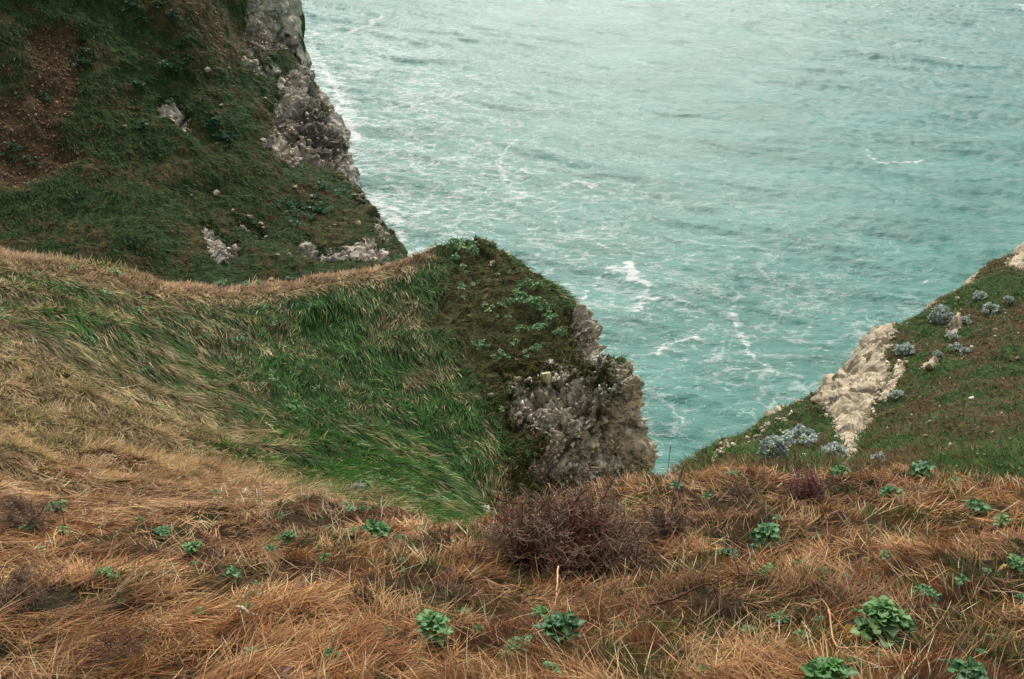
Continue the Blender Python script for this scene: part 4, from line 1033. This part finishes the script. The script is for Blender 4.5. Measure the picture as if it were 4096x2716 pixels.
boulder(303, 3275, 1612, 70, 'rounded cream boulder at the seaward side of the chalk outcrop', (212, 196, 166), objs=(oD,), sq=.8)
boulder(304, 3715, 1470, 46, 'loose cream chalk block in the turf right of the outcrop', (224, 206, 174), objs=(oD,))
boulder(305, 3829, 1200, 26, 'small pale boulder on the skyline of the right hillside', (216, 196, 168), objs=(oD,))
boulder(306, 3603, 1675, 14, 'tiny cream stone in the turf right of the outcrop foot', (224, 208, 176), objs=(oD,))
boulder(307, 3702, 1748, 22, 'orange-tinted stone half buried in the turf on the right', (214, 184, 146), objs=(oD,))
boulder(308, 3850, 1660, 18, 'greyish stone in the turf of the right hillside', (190, 172, 156), objs=(oD,))
boulder(309, 4068, 1436, 18, 'pinkish stone near the right edge of the hillside', (206, 176, 160), objs=(oD,))
boulder(310, 2190, 1535, 60, 'upright pointed chalk pinnacle at the upper left of the rock face', (204, 196, 160), objs=(oB,), sq=1.7)
boulder(311, 2068, 1530, 46, 'squarish chalk block at the left end of the rock face', (200, 188, 158), objs=(oB,), sq=1.4)
boulder(312, 2335, 1755, 60, 'pale pointed slab leaning in the lower rock face', (196, 186, 164), objs=(oB,), sq=1.6)
boulder(313, 2510, 1728, 40, 'white angular block on the right part of the rock face', (226, 216, 200), objs=(oB,), sq=.6)
boulder(314, 2075, 1690, 34, 'ochre block in brown grass at the left of the rock face', (196, 176, 128), objs=(oB,), sq=.7)

# ---- rubble: loose chalk nobody could count
def rubble(name, G, nrm, wfun, n, s0, s1, label, tones, lift=.2):
    P, Nn, gi, gj = sampler(G, nrm, wfun, n)
    rnd = np.random.default_rng(n); a = Acc()
    shapes = [hull_stone(400 + k, 9) for k in range(8)]
    ang = rnd.normal(0, 1, (n, 4)); ang /= np.linalg.norm(ang, axis=1)[:, None]
    q0, q1, q2, q3 = ang.T
    Rm = np.stack([1 - 2 * (q2**2 + q3**2), 2 * (q1*q2 - q3*q0), 2 * (q1*q3 + q2*q0), 2 * (q1*q2 + q3*q0), 1 - 2 * (q1**2 + q3**2), 2 * (q2*q3 - q1*q0),
                   2 * (q1*q3 - q2*q0), 2 * (q2*q3 + q1*q0), 1 - 2 * (q1**2 + q2**2)], 1).reshape(n, 3, 3)
    sz = s0 * (s1 / s0) ** (rnd.uniform(0, 1, n) ** 2.8)
    col = varied(mix(srgb(*tones[0]), srgb(*tones[1]), rnd.uniform(0, 1, n)), .22)
    for k in range(8):
        m = np.nonzero(np.arange(n) % 8 == k)[0]
        V = np.einsum('nij,vj->nvi', Rm[m], shapes[k][0]) * sz[m][:, None, None] + (P[m] + Nn[m] * (sz[m] * lift)[:, None])[:, None]
        SV, SF = shapes[k]; F = (SF.ravel()[None, :] + (np.arange(len(m)) * len(SV))[:, None]).reshape(-1, 3)
        a.add(V.reshape(-1, 3), F, np.repeat(col[m], len(SV), axis=0))
    o = a.build(name, M_STONE, smooth=False); set_props(o, label, 'rubble', kind='stuff'); return o
def wmask(arr, lo, hi):
    g = arr; gc = (g[:-1, :-1] + g[1:, 1:]).ravel() * .5
    return sstep(lo, lo + .12, gc) * sstep(hi + .12, hi, gc)
rC_ = rockC.reshape(GC2.shape[:2])[int(np.searchsorted(vC, 1.95)):]
Gs = GC2[int(np.searchsorted(vC, 1.95)):]; Ns = nC2[int(np.searchsorted(vC, 1.95)):]
wm_ = wmask(rC_, .5, .98)
rubble('chalk_rubble', Gs, Ns, lambda c, px, py, z: wm_ * (1 + 2 * (px < 1180)) * (.1 + sstep(.0, .35, fbm(c, 3.0, 3, .6))), 4000, .10, .55, 'pale broken chalk on the bare patches of the far hillside', ((150, 138, 120), (216, 200, 176)))
sc_ = screeC.reshape(GC2.shape[:2])[int(np.searchsorted(vC, 1.95)):]; wm2 = wmask(sc_, .45, 1.2)
rubble('scree_gravel', Gs, Ns, lambda c, px, py, z: wm2, 3000, .06, .24, 'brown gravel and stones in the landslip scar at the upper left', ((104, 84, 60), (160, 134, 104)))
rB_ = rockB.reshape(GB2.shape[:2]); i0 = int(np.searchsorted(vB, 2.5)); wm3 = wmask(rB_[i0:], .35, 1.3)
rubble('chalk_rubble', GB2[i0:], nB2[i0:], lambda c, px, py, z: wm3 * (py < 1990) * (.25 + sstep(.0, .35, fbm(c, 1.1, 3, .6))), 5200, .02, .16, 'broken chalk and flints on the rock face of the knoll', ((150, 142, 122), (224, 216, 200)))
rD_ = rockD.reshape(GD2.shape[:2]); i0 = int(np.searchsorted(vD, 2.7)); wm4 = wmask(rD_[i0:], .3, .5); wm5 = .02
rubble('chalk_rubble', GD2[i0:], nD2[i0:], lambda c, px, py, z: (wm4 + wm5) * (py < 1900), 1300, .02, .10, 'small chalk fragments around the outcrop on the right hillside', ((196, 182, 156), (228, 216, 192)))

# ================================================================== sticks and scraps
def stick(name, pts, rpx, label, cat, tone, lift=(.05,), group=None, sides=6):
    W = []
    for i, (x, y) in enumerate(pts):
        h = hit(x, y)
        while h is None: y += 6; h = hit(x, y)
        W.append(np.array(h[1]) + np.array([0, 0, lift[min(i, len(lift) - 1)]]))
    W = np.array(W); k = 4 * (len(W) - 1) + 1
    Q = pchip(np.arange(len(W)).astype(float), W, np.linspace(0, len(W) - 1, k)) + np.random.default_rng(len(label)).normal(0, .004, (k, 3))
    z = float((W.mean(0) - CAM) @ FW); r = rpx * z / FPX * .5
    o0 = Q.mean(0); a = Acc(); tubes(a, (Q - o0)[None], (np.linspace(1, .55, k) * r)[None], srgb(*tone)[None], sides)
    o = a.build(name, M_STEM); o.location = o0; set_props(o, label, cat, group); return o
stick('fallen_branch', [(2598, 2472), (2687, 2464), (2780, 2431), (2884, 2405)], 12, 'reddish brown fallen branch lying in the dry grass right of the bottom centre', 'branch', (104, 66, 52), (.12, .16, .2, .2))
stick('dead_twig', [(2910, 2285), (2935, 2330), (2957, 2368)], 9, 'dark dead twig sticking out of the grass above the fallen branch', 'twig', (78, 54, 44), (.32, .2, .05))
stick('dead_stick', [(2715, 2000), (2690, 2060), (2680, 2100)], 9, 'dark stick standing up at the right end of the big bush', 'twig', (62, 44, 42), (.5, .3, .1))
stick('broken_stem', [(3250, 2580), (3282, 2566), (3334, 2634), (3430, 2642), (3547, 2652)], 12, 'long pale broken stem bent to the foot of the largest cabbage', 'dry stem', (206, 160, 116), (.1, .26, .1, .1, .08))
stick('broken_stem', [(3284, 2569), (3345, 2596), (3402, 2623)], 11, 'shorter orange-brown stem splitting off the long pale broken one', 'dry stem', (180, 122, 72), (.25, .2, .08))
stick('arched_stem', [(3205, 2530), (3228, 2500), (3267, 2490), (3315, 2505)], 11, 'arched dry flower stem over a round-leaved rosette', 'dry stem', (186, 136, 92), (.05, .18, .22, .1))
stick('black_wire', [(3608, 2692), (3638, 2690), (3652, 2716), (3654, 2740)], 4, 'thin black curved root tip by the bottom edge right of the largest cabbage', 'root', (28, 22, 20), (.1, .14, .1, .05), sides=5)
stick('driftwood', [(955, 2476), (985, 2494), (1012, 2506), (1038, 2510)], 16, 'pale curved driftwood under a cabbage in the lower left', 'driftwood', (196, 176, 150), (.12, .12, .1, .09))
stick('dry_stalk', [(2232, 2350), (2228, 2385), (2222, 2410)], 8, 'pale snapped stalk standing below the bare bush', 'dry stem', (228, 192, 148), (.24, .12, .02))
stick('dry_stalk', [(2668, 1935), (2666, 1942)], 3, 'tall thin dry stalk on the brow against the sea', 'dry stem', (110, 92, 66), (.62, .0))
stick('thorn_cane', [(2275, 2215), (2330, 2222), (2375, 2200), (2392, 2170)], 8, 'curved pale cane hooked through the front of the big bush', 'cane', (176, 128, 98), (.42, .40, .5, .6))
# rusty sheet: bent, thin, with a folded rim
h = hit(1165, 2725); z = h[3]
import bmesh
def rusty():
    bm = bmesh.new(); n = 14
    prof = [(-.075, 0), (-.055, .035), (-.03, .058), (0, .05), (.03, .034), (.06, .014), (.095, -.012)]
    rows = []
    for j in range(6):
        y = -.14 + j * .03
        rows.append([bm.verts.new((x + .012 * math.sin(j * 1.3), y + .1 * x, zz + .006 * math.sin(j * 2 + x * 60) - .010 * j)) for x, zz in prof])
    for a, b in zip(rows[:-1], rows[1:]):
        for i in range(len(prof) - 1): bm.faces.new((a[i], a[i + 1], b[i + 1], b[i]))
    me = bpy.data.meshes.new('rusty_sheet'); bm.to_mesh(me); bm.free()
    o = bpy.data.objects.new('rusty_sheet', me); COL.objects.link(o)
    md = o.modifiers.new('thick', 'SOLIDIFY'); md.thickness = .004
    m, nt = new_mat('rust'); tc = N(nt, 'ShaderNodeTexCoord'); n1 = N(nt, 'ShaderNodeTexNoise'); n1.inputs['Scale'].default_value = 40; n1.inputs['Detail'].default_value = 6
    r = N(nt, 'ShaderNodeValToRGB'); r.color_ramp.elements[0].position = .35; r.color_ramp.elements[0].color = (*srgb(70, 26, 24), 1); r.color_ramp.elements[1].position = .7; r.color_ramp.elements[1].color = (*srgb(104, 60, 58), 1)
    p = N(nt, 'ShaderNodeBsdfPrincipled'); p.inputs['Roughness'].default_value = .6; out = N(nt, 'ShaderNodeOutputMaterial')
    L(nt, tc, 'Object', n1, 'Vector'); L(nt, n1, 0, r, 0); L(nt, r, 0, p, 'Base Color'); L(nt, p, 0, out, 'Surface'); me.materials.append(m)
    return o
o = rusty(); o.location = h[1] + Vector((0, 0, .10)); o.rotation_euler = (.35, .25, .3)
CLEAR.append((np.array(h[1]), .12))
set_props(o, 'dark red rusty metal sheet poking out of the grass at the bottom edge', 'metal sheet')
# ---- foreground
def wA(c, px, py, z): return 1.0 / np.maximum(z, 3) ** 1.35
viA = vA
GAf, nAf = GA2[:int(np.searchsorted(vA, 5.75))], nA2[:int(np.searchsorted(vA, 5.75))]
def clump_dir(P, Nn, size, spread, wind):
    f1, f2, cid = worley(P, size)
    base = math.pi * 1.1 * fbm(P, 2.6, 2, off=31.0)
    flow = down(Nn); sidev = np.cross(flow, Nn)
    px, py, z = proj(P)
    ang = base * wind + (hashf(cid, 3) - 0.5) * spread + RNG.normal(0, 0.33, len(P))
    # lower left: blown flat towards the right; elsewhere mostly downhill
    left = sstep(1500, 500, px)[:, None]
    a0 = np.cos(ang)[:, None]; a1 = np.sin(ang)[:, None]
    main = flow * (1 - 0.75 * left) + np.array([0.85, 0.1, 0.0]) * left
    main = main - Nn * np.sum(main * Nn, 1)[:, None]; main /= np.linalg.norm(main, axis=1)[:, None] + 1e-9
    per = np.cross(Nn, main)
    return main * a0 + per * a1, cid, f1
def clear_of(P, extra=0.0):
    """False where a plant, stone or shrub stands, so that the grass leaves it room"""
    ok = np.ones(len(P), bool)
    for (c, r) in CLEAR:
        k = np.nonzero((np.abs(P[:, 0] - c[0]) < r) & (np.abs(P[:, 1] - c[1]) < r))[0]
        ok[k] &= ((P[k, 0] - c[0]) ** 2 + (P[k, 1] - c[1]) ** 2) > (r * .85) ** 2
    return ok
def foreground_blades(name, P, Nn):
    f1, f2, _c = worley(P, .5, 3.3)
    hollow = sstep(.2, .02, (f2 - f1)) * sstep(-.35, .15, fbm(P, 1.1, 2, off=3.))
    NA = len(P)
    keep = clear_of(P) & (RNG.uniform(0, 1, NA) > hollow * .95)
    P, Nn = P[keep], Nn[keep]; NA = len(P)
    D, cid, f1 = clump_dir(P, Nn, 0.34, 3.4, 1.0)
    D = D + RNG.normal(0, .42, (NA, 3))
    px, py, z = proj(P)
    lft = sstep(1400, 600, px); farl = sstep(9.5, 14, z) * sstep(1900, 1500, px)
    zone = fbm(P, 1.3, 3, off=14.0) + 0.7 * (hashf(cid, 9) - 0.5)
    orange = zone > 0.02 + .35 * farl
    gz = fbm(P, 1.0, 3, off=21.0) + .5 * (hashf(cid, 11) - .5)
    u = RNG.uniform(0, 1, NA)
    kind = np.where((gz > .06) & (u < 0.6), 2, np.where(orange & (u < 0.85), 1, 0))
    kind = np.where(u > 0.965, 3, kind); kind = np.where((u > 0.90) & (u <= 0.965), 2, kind)
    Ln = np.choose(kind, [RNG.uniform(.09, .31, NA) * (1 + .5 * lft), RNG.uniform(.08, .20, NA), RNG.uniform(.05, .14, NA), RNG.uniform(.12, .32, NA)])
    lift = np.choose(kind, [np.abs(RNG.normal(.12, .28, NA)) * (1 - .6 * lft), RNG.uniform(.35, 1.3, NA), RNG.uniform(.6, 1.4, NA), RNG.uniform(.2, 1.2, NA)])
    lift = lift * (1 - .45 * lft)
    droop = np.choose(kind, [RNG.uniform(0, .18, NA), RNG.uniform(0, .3, NA), RNG.uniform(0, .2, NA), RNG.uniform(-.02, .08, NA)])
    W = np.choose(kind, [RNG.uniform(.6, 1.35, NA), RNG.uniform(.5, .8, NA), RNG.uniform(.7, 1.2, NA), RNG.uniform(.9, 1.6, NA)]) * np.maximum(.0048, .0009 * z)
    cs = [mix(srgb(202, 156, 106), srgb(140, 94, 56), hashf(cid, 5)), mix(srgb(154, 94, 50), srgb(104, 66, 38), hashf(cid, 6)), mix(srgb(88, 106, 42), srgb(62, 88, 38), hashf(cid, 6)), np.tile(srgb(232, 198, 150), (NA, 1))]
    col = np.choose(kind[:, None], cs)
    pale = sstep(-.35, .4, fbm(P, 1.7, 3, off=40.))[:, None]
    col = col * (0.68 + 0.5 * pale)
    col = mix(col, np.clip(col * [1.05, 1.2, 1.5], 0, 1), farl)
    col = varied(col, 0.36, .06)
    Pr = P - Nn * 0.02 + Nn * (RNG.uniform(0, .08, NA) * (kind == 0))[:, None]
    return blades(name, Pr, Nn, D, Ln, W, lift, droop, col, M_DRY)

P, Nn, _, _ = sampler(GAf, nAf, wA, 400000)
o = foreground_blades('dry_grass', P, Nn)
set_props(o, 'matted straw and rust coloured grass covering the clifftop slope', 'grass', kind='stuff')


q0 = int(np.searchsorted(vB, 6.6)); q1 = int(np.searchsorted(vB, 8.6))
P, Nn, _, _ = sampler(GB2[q0:q1], up_fix(GB2)[q0:q1], lambda c, px, py, z: sstep(30, 11, z) * (px < 1800) / np.maximum(z, 3) ** 1.35, 80000)
o = foreground_blades('dry_grass', P, Nn)
set_props(o, 'matted dry grass where the near slope runs into the bowl', 'grass', kind='stuff')

# ---- bowl
rowB = int(np.searchsorted(vB, 1.9)); rowB2 = int(np.searchsorted(vB, 8.5))
rockBg = rockB.reshape(GB2.shape[:2])[rowB:rowB2]
GBf, nBf = GB2[rowB:rowB2], nB2[rowB:rowB2]
NB = 280000
def wB(c, px, py, z): return 1.0 / np.maximum(z, 8) ** 1.6
P, Nn, gi, gj = sampler(GBf, nBf, wB, NB)
keep = ((rockBg[gi, gj] + RNG.normal(0, .1, NB)) < 0.62) & clear_of(P)
zz_ = (P - CAM) @ FW; keep &= RNG.uniform(0, 1, NB) > sstep(19, 10.5, zz_) * .8
P, Nn, gi, gj = P[keep], Nn[keep], gi[keep], gj[keep]; n = len(P)
px, py, z = proj(P)
straw, brown, oran = bowl_zone(P, px, py)
rim = sstep(30, 8, line_dist(px, py, [(-600, 960), (0, 1025), (330, 1088), (680, 1152), (1000, 1167), (1300, 1108), (1620, 1046), (1700, 1000)]))
f1, f2, cid = worley(P, 1.1); g1, g2, cid2 = worley(P * [1, .6, 1], .45)
ang = 0.55 * fbm(P, 7, 2, off=5.) + (hashf(cid, 3) - .5) * 0.5 + RNG.normal(0, .14, n)
ang = ang + brown * ((hashf(cid2, 4) - .5) * 3.0)
mid = np.exp(-((px - 1500) / 380) ** 2) * sstep(1950, 1600, py)
fl = np.stack([.48 - .36 * mid + .1 * sstep(1900, 2100, py), -.9 + 0 * px, 0 * px], 1)
fl = fl - Nn * np.sum(fl * Nn, 1)[:, None]; fl /= np.linalg.norm(fl, axis=1)[:, None]
D = fl * np.cos(ang)[:, None] + np.cross(Nn, fl) * np.sin(ang)[:, None]
isst = RNG.uniform(0, 1, n) < np.clip(straw * 1.1 + (hashf(cid2, 8) - .5) * .45 - brown * 0.35, 0.04, 0.97)
c_st = mix(mix(srgb(212, 190, 152), srgb(164, 142, 106), hashf(cid2, 2)), srgb(192, 152, 108), oran * .5)
c_gr = mix(srgb(82, 126, 56), srgb(62, 104, 46), hashf(cid2, 1))
c_br = mix(srgb(122, 104, 68), srgb(80, 94, 48), hashf(cid2, 7))
isb = RNG.uniform(0, 1, n) < brown * 0.85
col = np.where(isst[:, None], c_st, c_gr); col = np.where((isb & ~(rim > .5))[:, None], c_br, col)
col = np.where(((rim + RNG.normal(0, .15, n)) > .55)[:, None], mix(srgb(208, 182, 154), srgb(170, 144, 116), hashf(cid2, 4)), col)
near = sstep(22, 11, z)
col = mix(col, col * 0 + srgb(200, 164, 122) * (0.7 + 0.5 * hashf(cid2, 5))[:, None], near * 0.75 * (RNG.uniform(0, 1, n) < .85))
col = varied(col * (.72 + .5 * sstep(-.4, .4, fbm(P * [1, .5, 1], .8, 3, off=2.)))[:, None], .24, .05)
Ln = RNG.uniform(.3, .95, n) * (1 - .5 * brown) * (1 - .6 * sstep(.15, .5, rockBg[gi, gj])) * (1 - .45 * near) * (1 - .45 * rim)
lift = np.abs(RNG.normal(.2, .16, n)) + rim * .5 + brown * .25
W = np.maximum(.006, .00085 * z) * RNG.uniform(.6, 1.15, n)
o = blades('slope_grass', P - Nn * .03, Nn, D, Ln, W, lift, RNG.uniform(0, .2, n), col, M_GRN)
set_props(o, 'wind combed green and straw grass covering the bowl and knoll', 'grass', kind='stuff')

# ---- far hillside
r0 = int(np.searchsorted(vC, 1.9)); rkC = rockC.reshape(GC2.shape[:2])[r0:]; scC = screeC.reshape(GC2.shape[:2])[r0:]
NC = 130000
P, Nn, gi, gj = sampler(GC2[r0:], nC2[r0:], lambda c, px, py, z: 1.0 * (py < 1180), NC)
keep = ((rkC[gi, gj] + RNG.normal(0, .1, NC)) < 0.56) & ((scC[gi, gj] + RNG.normal(0, .25, NC)) < 0.75)
P, Nn = P[keep], Nn[keep]; n = len(P)
q = fbm(P, 6, 4, .6) + .5 * fbm(P, 1.8, 3); f1, f2, cid = worley(P, 1.6)
q = q + (hashf(cid, 2) - .5) * .5
col = mix(srgb(66, 90, 42), srgb(106, 90, 56), sstep(-.05, .5, q))
col = mix(col, srgb(54, 88, 54), (RNG.uniform(0, 1, n) < .06) * .9)
px, py, z = proj(P)
strawy = sstep(130, 30, line_dist(px, py, [(780, 20), (860, 110), (920, 190)]))
col = mix(col, srgb(150, 122, 92), strawy * (RNG.uniform(0, 1, n) < .6))
col = varied(col, .28, .08)
D = down(Nn) + RNG.normal(0, .35, (n, 3)) + np.array([.25, 0, 0])
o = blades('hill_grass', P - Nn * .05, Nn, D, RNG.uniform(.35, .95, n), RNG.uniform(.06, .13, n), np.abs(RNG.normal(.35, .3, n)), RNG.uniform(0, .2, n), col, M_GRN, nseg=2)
set_props(o, 'dark green and brown turf on the far hillside', 'grass', kind='stuff')

# ---- right hillside
r0 = int(np.searchsorted(vD, 1.9)); rkD = rockD.reshape(GD2.shape[:2])[r0:]
ND = 110000
P, Nn, gi, gj = sampler(GD2[r0:], nD2[r0:], lambda c, px, py, z: (1.0 / np.maximum(z, 8)) * (py < 2020), ND)
keep = ((rkD[gi, gj] + RNG.normal(0, .1, ND)) < 0.56) & clear_of(P)
P, Nn = P[keep], Nn[keep]; n = len(P)
f1, f2, cid = worley(P, .5); px, py, z = proj(P)
q = fbm(P, 1.6, 4, .6) + (hashf(cid, 2) - .5) * .6
col = mix(srgb(76, 110, 50), srgb(112, 94, 62), sstep(-.15, .38, q))
col = varied(mix(col, srgb(150, 116, 78), (RNG.uniform(0, 1, n) < .12) * 1.0), .25, .08)
D = down(Nn) * .5 + RNG.normal(0, .6, (n, 3))
o = blades('hillside_turf', P - Nn * .02, Nn, D, RNG.uniform(.06, .2, n) * (1 + sstep(1700, 1880, py)), np.maximum(.01, .0011 * z) * RNG.uniform(.7, 1.3, n), RNG.uniform(.1, 1.1, n), RNG.uniform(0, .2, n), col, M_GRN, nseg=2)
set_props(o, 'short green and brown turf on the hillside at the right', 'grass', kind='stuff')
